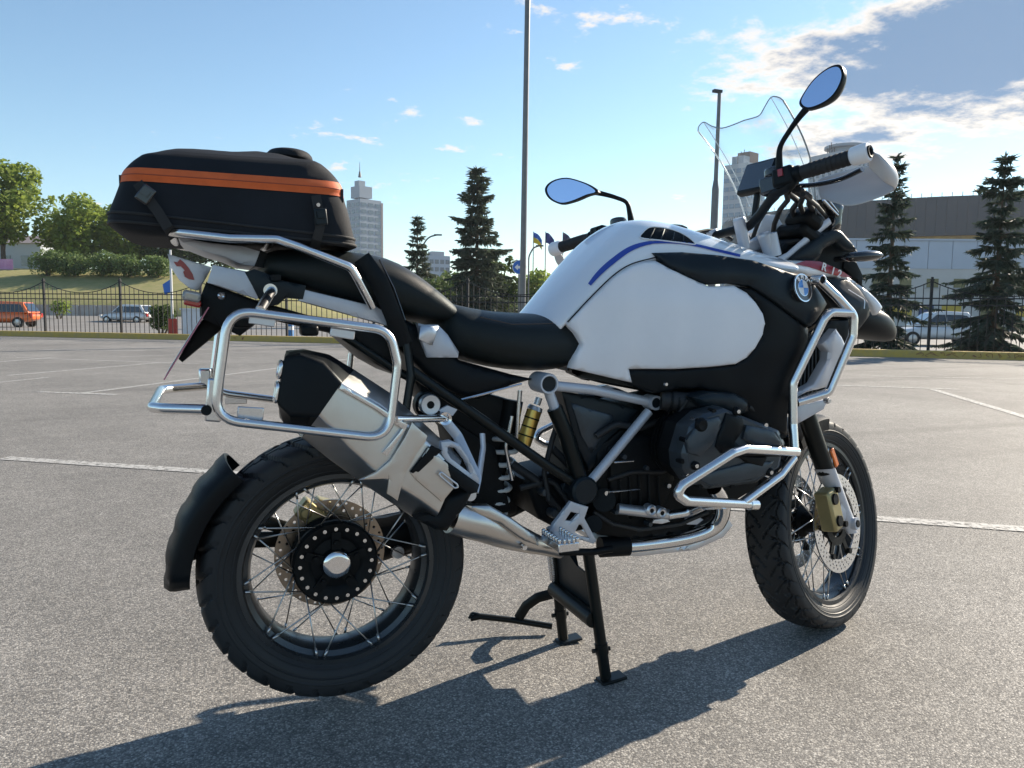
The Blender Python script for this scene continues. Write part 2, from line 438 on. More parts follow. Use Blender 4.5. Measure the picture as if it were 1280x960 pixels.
# joints of the kerb stones are recessed dark gaps, built as stones with their own edges where near
# graffiti strokes on the kerb face
M_GRAF = mat('graffiti_paint', (.16, .03, .03), .7, var=.3, vscale=30)
def strokes(px0, px1, mname, seed, z0=.03, z1=.14):
    r = random.Random(seed); s0, s1 = kerb_s(px0), kerb_s(px1); mb = MB(); s = s0
    while s < s1:
        w = r.uniform(.1, .2); k = r.randint(3, 6); pts = []
        for i in range(k): pts.append(kerb_pt(s+w*r.uniform(0, 1), -.003, r.uniform(z0, z1)))
        mb.sweep(smooth_path(pts, 5), .006, 4); s += w*r.uniform(.95, 1.25)
    return mb.build('graffiti', M_GRAF, kerb)
strokes(1145, 1278, 'g', 5); strokes(292, 304, 'g', 6)
# painted bay lines
M_LINE = mat('road_paint', (.62, .61, .58), .75, var=.25, vscale=9, bump=.4, bscale=220, col2=(.36, .35, .33))
def wear(m):
    N, K = nodes(m); tc = N.new('ShaderNodeTexCoord'); n = N.new('ShaderNodeTexNoise'); n.inputs['Scale'].default_value = 28; n.inputs['Detail'].default_value = 7; n.inputs['Roughness'].default_value = .75
    K.new(tc.outputs['Object'], n.inputs['Vector']); r = N.new('ShaderNodeMapRange'); r.inputs[1].default_value = .36; r.inputs[2].default_value = .52; K.new(n.outputs[0], r.inputs[0])
    t = N.new('ShaderNodeBsdfTransparent'); mx = N.new('ShaderNodeMixShader'); K.new(r.outputs[0], mx.inputs[0]); K.new(t.outputs[0], mx.inputs[1]); K.new(N['Principled BSDF'].outputs[0], mx.inputs[2])
    K.new(mx.outputs[0], N['Material Output'].inputs[0])
wear(M_LINE)
def line(a, b, w=.1, ext0=0, ext1=0):
    A, Bq = G(*a), G(*b); d = (Bq-A).normalized(); A = A-d*ext0; Bq = Bq+d*ext1; n = Vector((-d.y, d.x, 0))*w/2
    o = obj('painted_line', [A-n+Vector((0,0,.004)), Bq-n+Vector((0,0,.004)), Bq+n+Vector((0,0,.004)), A+n+Vector((0,0,.004))], [(0,1,2,3)], M_LINE, None, False)
    tag(o, kind='structure', label='worn white parking bay line on the asphalt'); return o
line((5, 573), (262, 590), .1); line((262, 590), (1085, 647), .1, 0, 0); line((1085, 648), (1280, 662), .1, 0, 3)
line((48, 490), (146, 493.5), .1); line((105, 491.5), (345, 460.5), .1); line((345, 460.5), (480, 443), .1)
line((10, 469.5), (205, 453), .1); line((52, 437.5), (182, 438.5), .12); line((0, 452.5), (70, 446.5), .1, 3)
line((20, 447), (250, 455), .08); line((0, 478), (60, 472), .08, 2); line((150, 446), (330, 440), .08); line((1090, 470), (1280, 474), .08); line((1200, 452.5), (1280, 455), .08)
line((1050, 482), (1200, 487), .1, 6); line((1166, 487), (1280, 521), .1, 0, 4); line((1075, 456), (1120, 458), .1)

# ------------------------------------------------------------------ fence
M_IRON = mat('black_iron', (.015, .015, .017), .55, .3, var=.3, vscale=9)
fence = empty('iron_fence', kerb_pt(0, .55)); tag(fence, 'black wrought iron fence with arched tops behind the yellow kerb', 'fence')
finv = Matrix.Translation(-fence.location)
def loc(p): return p-fence.location
PAN = 2.9; s_start = kerb_s(152, .55)
FOFF = .55
pick_me = {}
def picket(h):
    k = round(h, 2)
    if k not in pick_me:
        mb = MB(); mb.box((0, 0, k/2-.2), (.016, .016, k+.4)); mb.add([(-.008, -.008, k), (.008, -.008, k), (.008, .008, k), (-.008, .008, k), (0, 0, k+.03)], [(0,1,4),(1,2,4),(2,3,4),(3,0,4)])
        me = bpy.data.meshes.new('picket'); me.from_pydata([tuple(v) for v in mb.V], [], mb.F); me.materials.append(M_IRON); pick_me[k] = me
    return pick_me[k]
pm = MB(); pm.box((0, 0, .7), (.06, .06, 2.2)); pm.box((0, 0, 1.81), (.09, .09, .03)); pm.box((0, 0, 1.85), (.05, .05, .06))
post_me = bpy.data.meshes.new('post'); post_me.from_pydata([tuple(v) for v in pm.V], [], pm.F); post_me.materials.append(M_IRON)
k = 0
s = s_start-3*PAN
while s < kerb_s(1300, .55)+PAN:
    p = kerb_pt(s, FOFF); q = kerb_pt(s+PAN, FOFF); d = (q-p).normalized(); ang = math.atan2(d.y, d.x); ln = (q-p).length
    o = bpy.data.objects.new('post', post_me); COL.objects.link(o); o.parent = fence; o.location = loc(p); o.rotation_euler.z = ang
    rail = MB()
    for z in (.12, 1.22, 1.38): 
        r = MB(); r.box(((p+q)/2-fence.location)+Vector((0, 0, z)), (ln, .03, .03), Matrix.Rotation(ang, 3, 'Z')); r.build('rail', M_IRON, fence, False)
    arc = [loc(p+d*ln*t)+Vector((0, 0, 1.42+.36*(2*t-1)**2)) for t in [i/12 for i in range(13)]]
    obj('arch_rail', *sweep_vf(arc, .013, 5), M_IRON, fence)
    npk = 17
    for i in range(1, npk):
        t = i/npk; h = 1.42+.36*(2*t-1)**2
        o = bpy.data.objects.new('picket', picket(h)); COL.objects.link(o); o.parent = fence; o.location = loc(p+d*ln*t); o.rotation_euler.z = ang
    s += PAN
o = bpy.data.objects.new('post', post_me); COL.objects.link(o); o.parent = fence; o.location = loc(kerb_pt(s, FOFF)); o.rotation_euler.z = ang

# ------------------------------------------------------------------ grassy bank on the left
M_GRASS = mat('dry_grass', (.27, .28, .085), .9, var=.25, vscale=1.2, bump=1, bscale=9, col2=(.32, .27, .12))
V = []; F = []
lats = [-150+6*i for i in range(24)]     # metres across, far left to hidden behind the bag
deps = [75, 76, 80, 84, 88, 92, 100, 130, 200]
zz = [0, .9, 2.0, 3.2, 4.3, 5.2, 5.6, 5.8, 5.5]
RH = Vector((math.cos(YAW), -math.sin(YAW), 0))
for la in lats:
    f = max(0, min(1, (-12-la)/14)); f = f*f*(3-2*f)
    for D, z in zip(deps, zz):
        p = CAM+RH*la+FH*D; V.append((p.x, p.y, -.4+(z+.5)*f+.25*noise.noise(Vector((p.x*.1, p.y*.1, 0)))*f))
n = len(deps)
for i in range(len(lats)-1):
    for j in range(n-1): F.append((i*n+j, (i+1)*n+j, (i+1)*n+j+1, i*n+j+1))
o = obj('grass_bank', V, F, M_GRASS, None, True, 0); tag(o, kind='structure', label='dry grass bank rising behind the fence')
def bank_z(px, D):
    la = (W(px, 400, D)-CAM).dot(RH); f = max(0, min(1, (-12-la)/14)); f = f*f*(3-2*f)
    return -.4+(float(np.interp(D, deps, zz))+.5)*f
# low pinkish retaining wall at its foot
M_PINKW = mat('pink_concrete', (.42, .30, .27), .85, var=.25, vscale=.7, bump=.3, bscale=8, col2=(.5, .47, .43))
wall = empty('retaining_wall', B(60, 74, 0)); tag(wall, 'low pinkish concrete wall at the foot of the grass bank', 'wall')
for i in range(9):
    p, q = B(-10+22*i, 74, 0), B(-10+22*(i+1), 74, 0); d = (q-p); mb = MB(); mb.box((p+q)/2-wall.location+Vector((0, 0, .42)), (d.length*.97, .3, 1.4), Matrix.Rotation(math.atan2(d.y, d.x), 3, 'Z')); mb.build('panel', M_PINKW, wall, False)

# ------------------------------------------------------------------ foliage
M_BARK = mat('bark', (.09, .065, .045), .9, var=.3, vscale=6, bump=.8, bscale=25)
def leaf_mat(name, c1, c2, tr=.3):
    m = mat(name, c1, .6, col2=c2, var=.15, vscale=1.3, spec=.3); N, K = nodes(m); b = N['Principled BSDF']
    t = N.new('ShaderNodeBsdfTranslucent'); mx = N.new('ShaderNodeMixShader'); mx.inputs[0].default_value = tr
    src = b.inputs['Base Color'].links[0].from_socket; K.new(src, t.inputs[0]); K.new(b.outputs[0], mx.inputs[1]); K.new(t.outputs[0], mx.inputs[2]); K.new(mx.outputs[0], N['Material Output'].inputs[0]); return m
M_LEAF = leaf_mat('leaf_green', (.16, .24, .04), (.29, .35, .07), .5)
M_LEAFD = leaf_mat('leaf_dark', (.06, .10, .028), (.11, .15, .045), .4)
M_HEDGE = leaf_mat('hedge_leaf', (.09, .15, .045), (.16, .22, .07), .4)
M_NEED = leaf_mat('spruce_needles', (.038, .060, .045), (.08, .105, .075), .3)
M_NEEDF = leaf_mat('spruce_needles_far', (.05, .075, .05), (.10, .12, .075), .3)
def blob_leaves(r, centre, rad, n, size, V, F, squash=.8):
    """leaves spread through a clump's shell"""
    for _ in range(n):
        d = Vector((r.gauss(0, 1), r.gauss(0, 1), r.gauss(0, 1))).normalized(); k = r.uniform(.55, 1.05)**.6
        p = centre+Vector((d.x*rad*k, d.y*rad*k, d.z*rad*k*squash))
        a = Vector((r.gauss(0, 1), r.gauss(0, 1), r.gauss(0, .7))).normalized(); b = a.cross(Vector((r.gauss(0, 1), r.gauss(0, 1), r.gauss(0, 1)))).normalized()
        s = size*r.uniform(.6, 1.3); i = len(V)
        V += [p-a*s, p+b*s*.55, p+a*s, p-b*s*.55]; F.append((i, i+1, i+2, i+3))
def tree(px, D, z0, h, wid, label, seed, m=M_LEAF, leaf=.28, nl=5200, base_frac=.22, group=None, clumps=42, name='leafy_tree', cat='tree'):
    r = random.Random(seed); root = empty(name, B(px, D, z0)); tag(root, label, cat, group)
    mb = MB(); th = h*.7
    trunk = [Vector((r.uniform(-.1, .1)*i*.3, r.uniform(-.1, .1)*i*.3, -.3+th*i/5)) for i in range(6)]
    mb.sweep(smooth_path(trunk, 3), [h*.028, h*.02, h*.01, h*.004], 8)
    V = []; F = []; cs = []
    for i in range(clumps):
        t = r.uniform(0, 1)
        zc = h*(base_frac+.12+(1-base_frac-.18)*t); env = math.sin(math.pi*min(1, max(.12, .16+.84*(1-t)))**.9)*.9+.12
        a = r.uniform(0, 6.283); q = wid/2*env*math.sqrt(r.uniform(.15, 1))*.82
        cs.append((Vector((math.cos(a)*q, math.sin(a)*q, zc)), wid*r.uniform(.09, .19)))
    tot = sum(c[1]**2 for c in cs)
    for c, rad in cs:
        blob_leaves(r, c, rad, int(nl*rad*rad/tot), leaf, V, F)
        if r.random() < .5:
            st = trunk[min(5, max(1, int(5*(c.z*.75)/th)))]
            mb.sweep([st, (st+c)/2+Vector((0, 0, h*.02)), c], [h*.009, h*.006, h*.002], 5)
    mb.build('trunk', M_BARK, root); obj('crown', V, F, m, root, False)
    return root
def spruce(px, D, z0, h, wid, label, seed, m=M_NEED, dens=1.0, group=None, sp=.10, bare=0.04, lean=0.0, ragged=.25):
    r = random.Random(seed); root = empty('spruce_tree', B(px, D, z0)); tag(root, label, 'tree', group)
    mb = MB(); mb.sweep([Vector((lean*h*t, 0, -.3+(h+.3)*t)) for t in (0, .25, .5, .75, 1)], [h*.02, h*.015, h*.01, h*.006, h*.0015], 7)
    V = []; F = []
    def sprig(p, d, ln, w):
        s = d.cross(Vector((0, 0, 1)))
        if s.length < .1: s = Vector((1, 0, 0))
        s.normalize(); s = (Quaternion(d, r.uniform(-1.5, 1.5)) @ s); i = len(V); e = p+d*ln
        V.extend([p-s*w*.35, p+d*ln*.4-s*w, e, p+d*ln*.4+s*w, p+s*w*.35]); F.append((i, i+1, i+2, i+3, i+4))
    nbr = int(150*dens**.5); ga = 2.39996
    for b in range(nbr):
        t = ((b+r.random())/nbr)**1.12; tq = (round(t*15+.3*math.sin(seed+t*30))+r.uniform(-.12, .12))/15; t = bare+(1-bare)*min(.985, max(0, tq if r.random() < .7 else t)); z = h*t
        prof = (1-t)**.85*(1-ragged*.5+ragged*noise.noise(Vector((t*9, seed, 0)))*1.6)+.035
        lb = max(.10*sp/.1, wid/2*prof*r.uniform(.55, 1.12)*(1.25 if r.random() < .12 else 1)); a = b*ga+r.uniform(-.5, .5)
        up = -.42+.85*t+r.uniform(-.12, .12); d = Vector((math.cos(a), math.sin(a), up)).normalized()
        P = []; p = Vector((lean*z, 0, z)); n = 6
        for i in range(n+1):
            P.append(p.copy()); p = p+d*(lb/n); d = (d+Vector((0, 0, .11 if i > 2 else -.06))).normalized()
        mb.sweep([P[0], P[3], P[6]], [h*.0035, h*.0022, h*.0006], 4, False)
        ns = int(max(8, lb/sp*5.5)*dens**.5)
        for q in range(ns):
            u = r.random()**.8; u = .06+.94*u; i = min(n-1, int(u*n)); pos = P[i].lerp(P[i+1], u*n-i)
            tang = (P[i+1]-P[i]).normalized(); lat = tang.cross(Vector((0, 0, 1))).normalized()*(-1)**q
            if q % 3 == 0: dd = (tang*.3+lat*r.uniform(0, .5)+Vector((0, 0, -1.0))).normalized(); k = .8
            else: dd = (tang*r.uniform(.5, 1)+lat*r.uniform(.2, 1.0)+Vector((0, 0, r.uniform(-.5, .15)))).normalized(); k = 1.0
            wv = math.sin(min(1, u*1.15)*math.pi)**.5*.7+.45
            sprig(pos, dd, k*sp*r.uniform(1.0, 2.5)*wv, sp*r.uniform(.14, .27))
    for q in range(int(26*dens**.5)):
        z = h*r.uniform(.88, 1.0); sprig(Vector((lean*z, 0, z)), Vector((r.uniform(-.8, .8), r.uniform(-.8, .8), .5)).normalized(), sp*1.3, sp*.2)
    mb.build('trunk', M_BARK, root); obj('crown', V, F, m, root, False); return root
def shrub(px, D, z0, h, wx, label, seed, m=M_HEDGE, leaf=.16, nl=2600, group=None, name='clipped_shrub'):
    r = random.Random(seed); root = empty(name, B(px, D, z0)); tag(root, label, 'shrub', group); V = []; F = []
    for _ in range(18):
        a = r.uniform(0, 6.28); q = math.sqrt(r.uniform(0, 1))*.55*wx/2; c = Vector((math.cos(a)*q, math.sin(a)*q, h*r.uniform(.35, .68)))
        blob_leaves(r, c, min(h*.36, wx*.3), nl//18, leaf, V, F, .9)
    mb = MB()
    for i in range(4): mb.sweep([Vector((r.uniform(-.2, .2), r.uniform(-.2, .2), -.2)), Vector((r.uniform(-.5, .5), r.uniform(-.5, .5), h*.6))], [.06, .03], 5)
    mb.build('stem', M_BARK, root); obj('foliage', V, F, m, root, False); return root
G_BANK = 'leafy trees on top of the bank'
tree(8, 96, bank_z(8, 96)-.3, 12.6, 11.5, 'tallest bright green leafy tree on the bank above the orange car', 11, M_LEAF, .34, 6500)
tree(-38, 98, bank_z(0, 98), 11, 10, 'leafy tree at the outer end of the bank, beside the pink banner', 12, M_LEAF, .34, 3000)
tree(102, 100, bank_z(102, 100), 8.6, 11.5, 'round bright green leafy tree behind the clipped shrubs', 13, M_LEAF, .32, 6500, .12)
tree(160, 103, bank_z(160, 103), 7.6, 9, 'leafy green tree behind the shrubs, half hidden by the black tail bag', 14, M_LEAF, .32, 4500, .1)
tree(203, 104, bank_z(203, 104), 5.6, 7, 'dark leafy tree beside the flagpole, under the tail bag', 15, M_LEAFD, .3, 3000, .08)
tree(238, 106, bank_z(238, 106), 6.2, 8, 'dark leafy tree behind the white tail fin of the motorcycle', 16, M_LEAFD, .3, 2600, .05)
tree(285, 108, bank_z(285, 108), 6.5, 9, 'dark leafy tree seen between luggage carrier and pannier rack', 17, M_LEAFD, .3, 2600, .05)
G_SH = 'clipped shrubs on the bank'
for i, (px, w, h) in enumerate(((62, 5.2, 3.3), (98, 4.6, 3.1), (130, 4.6, 3.1), (165, 4.2, 2.8), (200, 4.2, 2.7))):
    shrub(px, 88, bank_z(px, 88)-.2, h, w, ('largest clipped shrub at the outer end of the row, nearest the white house', 'second clipped shrub of the row from the white house, above the sapling', 'middle clipped shrub of the row, above the white hatchback', 'fourth clipped shrub of the row from the white house', 'last clipped shrub of the row, beside the white flagpole')[i], 30+i, group=G_SH)
shrub(203, 33, -.33, 1.75, 1.0, 'dark green ivy covered block behind the fence beside the flagpole', 40, M_LEAFD, .07, 3000, name='ivy_bush')
shrub(76, 62, -.2, 2.1, 1.6, 'small yellow green sapling in front of the grass bank', 41, M_LEAF, .12, 400, name='sapling')
# middle distance
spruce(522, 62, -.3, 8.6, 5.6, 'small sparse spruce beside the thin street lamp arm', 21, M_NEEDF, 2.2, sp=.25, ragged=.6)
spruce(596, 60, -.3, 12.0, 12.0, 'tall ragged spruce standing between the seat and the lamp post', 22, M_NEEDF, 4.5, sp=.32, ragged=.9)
tree(627, 64, -.3, 6.2, 3.4, 'narrow bushy tree growing against the tall ragged spruce', 23, M_LEAFD, .2, 3200, .02)
tree(575, 80, -.3, 5.2, 8.0, 'low broad bush at the left foot of the tall ragged spruce', 24, M_LEAFD, .26, 2600, .02)
tree(540, 95, -.3, 5.4, 9.0, 'low bushy tree in front of the distant pale office block', 28, M_LEAFD, .28, 2600, .02)
tree(672, 90, -.3, 6.2, 5.5, 'olive green tree behind the blue arrow sign', 25, M_LEAF, .26, 3200, .02)
tree(694, 110, -.3, 4.6, 8.5, 'low far bush at the foot of the flagpoles', 26, M_LEAF, .28, 2200, .02)
tree(730, 130, -.3, 4.2, 14, 'far low tree line behind the left handlebar grip', 27, M_LEAFD, .34, 2600, .02)
for i, (px, lb) in enumerate(((492, 'far low wood edge below the spired high rise'), (556, 'far low wood edge below the pale office block'), (640, 'far low wood edge behind the tall lamp post'), (800, 'far low wood edge hidden behind the white tank'))):
    tree(px, 150, -.3, 4.6, 17, lb, 70+i, M_LEAFD, .4, 2400, .0, clumps=50)
# right
spruce(1110, 21.5, -.2, 5.5, 3.2, 'dark spruce with a scraggly top right behind the handguard', 51, M_NEED, 2.6, sp=.12, ragged=.6)
spruce(1243, 21.0, -.2, 5.4, 4.3, 'broad dark spruce in front of the white hall', 52, M_NEED, 2.8, sp=.135, ragged=.6)
# ================================================================== BACKGROUND THINGS
M_GALV = mat('galvanised_steel', (.17, .17, .17), .5, .6, var=.12, vscale=4)
M_DARKM = mat('dark_metal', (.05, .05, .055), .5, .5)
# ------------------------------------------------------------------ poles
def mast(px, D, h, r0, r1, label, head=True, lean=0.0, step=None):
    root = empty('lamp_post', B(px, D, -.3)); tag(root, label, 'lamp post')
    mb = MB()
    if step: mb.cyl((0, 0, 0), (lean*step, 0, step), r0, r0*.85, 14); mb.cyl((lean*step, 0, step), (lean*(step+.35), 0, step+.35), r0*.85, r1, 14); mb.cyl((lean*step, 0, step+.3), (lean*h, 0, h), r1, r1*.8, 12)
    else: mb.cyl((0, 0, 0), (lean*h, 0, h), r0, r1, 14)
    mb.build('pole', M_GALV, root); mb = MB(); mb.box((0, 0, .1), (r0*4, r0*4, .2)); mb.build('base', M_GALV, root)
    if head:
        mb = MB(); mb.box((lean*h-.1, 0, h), (.36, .16, .1)); mb.build('lamp_head', M_DARKM, root)
    return root
mast(652.5, 26, 17, .11, .075, 'tall tapering grey lamp post rising behind the seat out of the picture', False, .006)
mast(887.5, 30, 9.6, .16, .085, 'grey stepped lamp post with a small lamp head behind the windscreen', True, .008, 6.0)
def arm_lamp(px, D, h, arm, label):
    root = empty('street_lamp', B(px, D, -.3)); tag(root, label, 'street lamp'); r = RH
    pts = [Vector((0, 0, 0)), Vector((0, 0, h-1)), r*arm*.4+Vector((0, 0, h-.2)), r*arm+Vector((0, 0, h))]
    obj('pole', *sweep_vf(fillet(pts, 1.2, 6), .07, 8), M_GALV, root); mb = MB(); mb.box(r*arm+Vector((0, 0, h-.02)), (.7, .25, .12), Matrix.Rotation(-YAW, 3, 'Z')); mb.build('lamp_head', M_DARKM, root)
arm_lamp(528, 70, 8.0, 1.4, 'thin street lamp with a curved arm beside the small spruce'); arm_lamp(660, 72, 7.3, 1.0, 'thin street lamp with a curved arm beside the flagpoles')
# blue direction sign on its own post
M_SBLUE = mat('sign_blue', (.02, .13, .50), .4); M_SWHITE = mat('sign_white', (.75, .75, .75), .5)
sg = empty('traffic_sign', B(648.5, 27.5, -.3)); tag(sg, 'round blue traffic sign with a white arrow pointing left', 'sign')
zc_ = W(648, 334, 27.5).z+.3; SMt = Matrix.Rotation(-YAW, 4, 'Z')
mb = MB(); mb.cyl((0, .03, 0), (0, .03, zc_+.2), .03, n=10); mb.build('post', M_GALV, sg)
mb = MB(); mb.lathe([(.012, 0), (.012, .25), (-.004, .25), (-.006, .0)], 32, (0, 0, zc_)); pl = mb.build('plate', M_SBLUE, sg); pl.data.transform(SMt)
mb = MB(); mb.lathe([(-.0075, .232), (-.0075, .25)], 32, (0, 0, zc_)); o = mb.build('rim', M_SWHITE, pl); o.data.transform(SMt)
A_ = [(-.17, 0), (-.05, .11), (-.05, .045), (.16, .045), (.16, -.045), (-.05, -.045), (-.05, -.11)]
o = obj('arrow', [SMt @ Vector((a, -.010, zc_+b)) for a, b in A_], [tuple(range(7))], M_SWHITE, pl, False)
# flagpoles
def cloth_flag(root, h, cols, seed, w=1.9, ht=1.25):
    r = random.Random(seed); nb = len(cols)
    for q, c in enumerate(cols):
        V = []; F = []; nu = 8
        for i in range(nu):
            u = i/(nu-1)
            for v in (0, .5, 1):
                zz_ = h-.1-ht*(q+v)/nb-u*u*.9; p = RH*(u*w*.55)+FH*(.18*math.sin(u*9+seed+v)); V.append(Vector((p.x, p.y, zz_)))
        for i in range(nu-1):
            for j in range(2): F.append((i*3+j, (i+1)*3+j, (i+1)*3+j+1, i*3+j+1))
        o = obj('flag_cloth', V, F, mat('flag_%s' % c[0], c[1], .8), root)
for px, h, cols, lb in ((665.5, 10.9, [('blue', (.03, .13, .5)), ('yellow', (.7, .5, .03))], 'tall flagpole with a blue and yellow flag'), (680.5, 10.9, [('navy', (.02, .04, .2))], 'tall flagpole with a drooping navy flag, second from the lamp post'), (702, 10.9, [('dark', (.05, .05, .12))], 'tall flagpole with a dark flag beside the white bar end')):
    root = empty('flagpole', B(px, 95, -.3)); tag(root, lb, 'flagpole', 'flagpoles'); mb = MB(); mb.cyl((0, 0, 0), (0, 0, h), .09, .05, 8); mb.build('pole', M_GALV, root); cloth_flag(root, h, cols, int(px))
root = empty('banner_pole', B(215.5, 28.5, -.33)); tag(root, 'white pole with a blue pennant and a red block base behind the fence', 'flagpole')
mb = MB(); mb.box((0, 0, .45), (.30, .30, .9)); o = mb.build('base', mat('red_paint', (.38, .05, .035), .7, var=.15, vscale=6), root, False); bevel(o, .02)
mb = MB(); mb.cyl((0, 0, .8), (0, 0, 3.4), .045, .04, 10); mb.build('pole', mat('white_pole', (.65, .65, .65), .5), root)
p = RH*-.32; V = [Vector((-.01, 0, 2.35)), Vector((p.x, p.y, 2.15)), Vector((p.x*.8, p.y*.8, 1.75)), Vector((0, 0, 1.9))]; obj('pennant', V, [(0, 1, 2, 3)], M_SBLUE, root, False)
# cabinet, bollard
cab = empty('utility_cabinet', B(242, 28.6, -.33)); tag(cab, 'pale blue white utility cabinet behind the fence beside the red pole base', 'cabinet')
Rz = Matrix.Rotation(-YAW, 3, 'Z'); M_CAB = mat('cabinet_paint', (.55, .60, .66), .5, var=.08, vscale=4)
mb = MB(); mb.box((0, 0, .62), (.72, .45, 1.24), Rz); o = mb.build('body', M_CAB, cab, False); bevel(o, .015)
for s in (-1, 1): mb = MB(); mb.box(Rz @ Vector((s*.175, -.232, .64)), (.33, .012, 1.1), Rz); o = mb.build('door', M_CAB, cab, False); bevel(o, .004)
mb = MB(); mb.box((0, 0, 1.26), (.8, .52, .05), Rz); mb.build('roof', M_CAB, cab, False)
bo = empty('bollard', B(362, 26.0, -.33)); tag(bo, 'short blue post behind the fence, seen through the pannier rack', 'bollard')
mb = MB(); mb.lathe([(0, .13), (.85, .13), (.9, .10), (.92, 0)], 16, (0, 0, 0), 'Z'); mb.build('post', mat('blue_paint', (.03, .16, .38), .5), bo); mb = MB(); mb.lathe([(.6, .135), (.72, .135)], 16, (0, 0, 0), 'Z'); mb.build('band', M_SWHITE, bo)

# ------------------------------------------------------------------ parked cars
M_GLS = mat('car_glass', (.012, .015, .018), .05, 0, coat=1); M_TYRE = mat('car_tyre', (.02, .02, .02), .8); M_HUB = mat('car_hub', (.45, .45, .46), .35, .9); M_HEADL = mat('car_lamp', (.7, .7, .68), .1, 0, coat=1); M_TAILL = mat('car_tail', (.35, .02, .02), .2)
def car(px, D, z, rz, col, ln, wd, ht, label, hatch=True):
    root = empty('parked_car', B(px, D, z), rz); tag(root, label, 'car')
    m = mat('car_paint', col, .3, 0, coat=.8)
    h = ht; hl = ln/2; belt = h*.58
    st = [(-hl, .35*h, belt*.82, .80), (-hl+.12, .24*h, belt*.97, .92), (-hl*.55, .17*h, belt*1.02, 1.0), (0, .16*h, belt, 1.0), (hl*.42, .16*h, belt*.98, 1.0), (hl*.72, .17*h, belt*.86, .97), (hl-.1, .22*h, belt*.74, .86), (hl, .3*h, belt*.6, .72)]
    rings = []
    for (x, z0, z1, w) in st:
        w = w*wd/2; rings.append([Vector((x, y, zq)) for y, zq in ((-w*.8, z0), (-w, z0+.12*h), (-w*1.0, (z0+z1)/2), (-w*.95, z1-.05*h), (-w*.85, z1), (w*.85, z1), (w*.95, z1-.05*h), (w, (z0+z1)/2), (w, z0+.12*h), (w*.8, z0))])
    b = loft('body', rings, m, root, True, 50); subsurf(b, 1)
    gh = [(-hl+.14 if hatch else -hl*.72, belt*.96, .88), (-hl*.72 if hatch else -hl*.45, h*.97, .74), (-.1, h, .74), (hl*.16, h*.965, .72), (hl*.50, belt*.97, .86)]
    V = []
    for (x, zt, w) in gh: V += [Vector((x, -w*wd/2, zt)), Vector((x, w*wd/2, zt))]
    F = [(0, 2, 3, 1), (2, 4, 5, 3), (4, 6, 7, 5), (6, 8, 9, 7), (0, 1, 9, 8), (0, 8, 6, 4, 2), (1, 3, 5, 7, 9)]
    g = obj('roof', V, F, m, root, True, 30); bevel(g, .06, 3, 10)
    x0, x1, x2, x3 = gh[0][0], gh[1][0], gh[3][0], gh[4][0]
    for s in (-1, 1):
        def q(x, t):
            lo, hi = belt*1.0, h*.93; return Vector((x, s*wd/2*(.872-.135*t)-s*(-.012), lo+(hi-lo)*t))
        for (a, bq, c, d) in ((x0+.22, x1+.10, -.08, -.08), (-.02, -.02, x2-.02, x3-.22)):
            P = [q(a, .03), q(bq, .9), q(c, .9), q(d, .03)]; o = obj('side_window', P+[p-Vector((0, s*.03, 0)) for p in P], [(0, 1, 2, 3), (7, 6, 5, 4), (0, 4, 5, 1), (1, 5, 6, 2), (2, 6, 7, 3), (3, 7, 4, 0)], M_GLS, root, False)
    mid = lambda a, b, t: (a[0]+(b[0]-a[0])*t, a[1]+(b[1]-a[1])*t, a[2]+(b[2]-a[2])*t)
    for (A2, B2, nm, sx) in ((gh[4], gh[3], 'windscreen', 1), (gh[0], gh[1], 'rear_window', -1)):
        a, bq = mid(A2, B2, .12), mid(A2, B2, .88); k = .84*wd/2
        P = [Vector((a[0]+sx*.025, -a[2]*k, a[1]+.02)), Vector((a[0]+sx*.025, a[2]*k, a[1]+.02)), Vector((bq[0]+sx*.025, bq[2]*k, bq[1]+.02)), Vector((bq[0]+sx*.025, -bq[2]*k, bq[1]+.02))]
        obj(nm, P+[p-Vector((sx*.03, 0, .03)) for p in P], [(0, 1, 2, 3), (7, 6, 5, 4), (0, 4, 5, 1), (1, 5, 6, 2), (2, 6, 7, 3), (3, 7, 4, 0)], M_GLS, root, False)
    wr = h*.205
    for x in (-hl*.60, hl*.62):
        for s in (-1, 1):
            mb = MB(); mb.lathe([(-.1, wr*.6), (-.1, wr*.95), (-.06, wr), (.06, wr), (.1, wr*.95), (.1, wr*.6)], 24, (x, s*(wd/2-.1), wr)); w_ = mb.build('wheel', M_TYRE, root)
            mb = MB(); mb.lathe([(s*.085, wr*.64), (s*.095, wr*.5), (s*.105, 0)], 18, (x, s*(wd/2-.1), wr)); mb.build('hub', M_HUB, w_)
    for s in (-1, 1):
        mb = MB(); mb.box((hl-.13, s*wd*.34, belt*.72), (.22, wd*.16, .13)); o = mb.build('headlight', M_HEADL, root); bevel(o, .03)
        mb = MB(); mb.box((-hl+.09, s*wd*.36, belt*.80), (.14, wd*.12, .26)); o = mb.build('tail_light', M_TAILL, root); bevel(o, .03)
        mb = MB(); mb.box((hl*.36, s*(wd/2+.06), belt*1.03), (.1, .16, .11)); o = mb.build('wing_mirror', m, root); bevel(o, .03)
    return root
BACKD = math.pi-YAW       # nose towards the left of the view
car(6, 47, -.33, BACKD+.1, (.70, .14, .02), 3.8, 1.72, 1.58, 'orange hatchback parked behind the fence')
car(161, 60, -.32, BACKD-.15, (.62, .63, .64), 4.1, 1.75, 1.5, 'white hatchback parked behind the fence near the red pole base')
car(1172, 34, -.33, BACKD-.1, (.6, .61, .62), 4.3, 1.78, 1.5, 'white saloon car parked behind the fence between the two dark spruces', False)

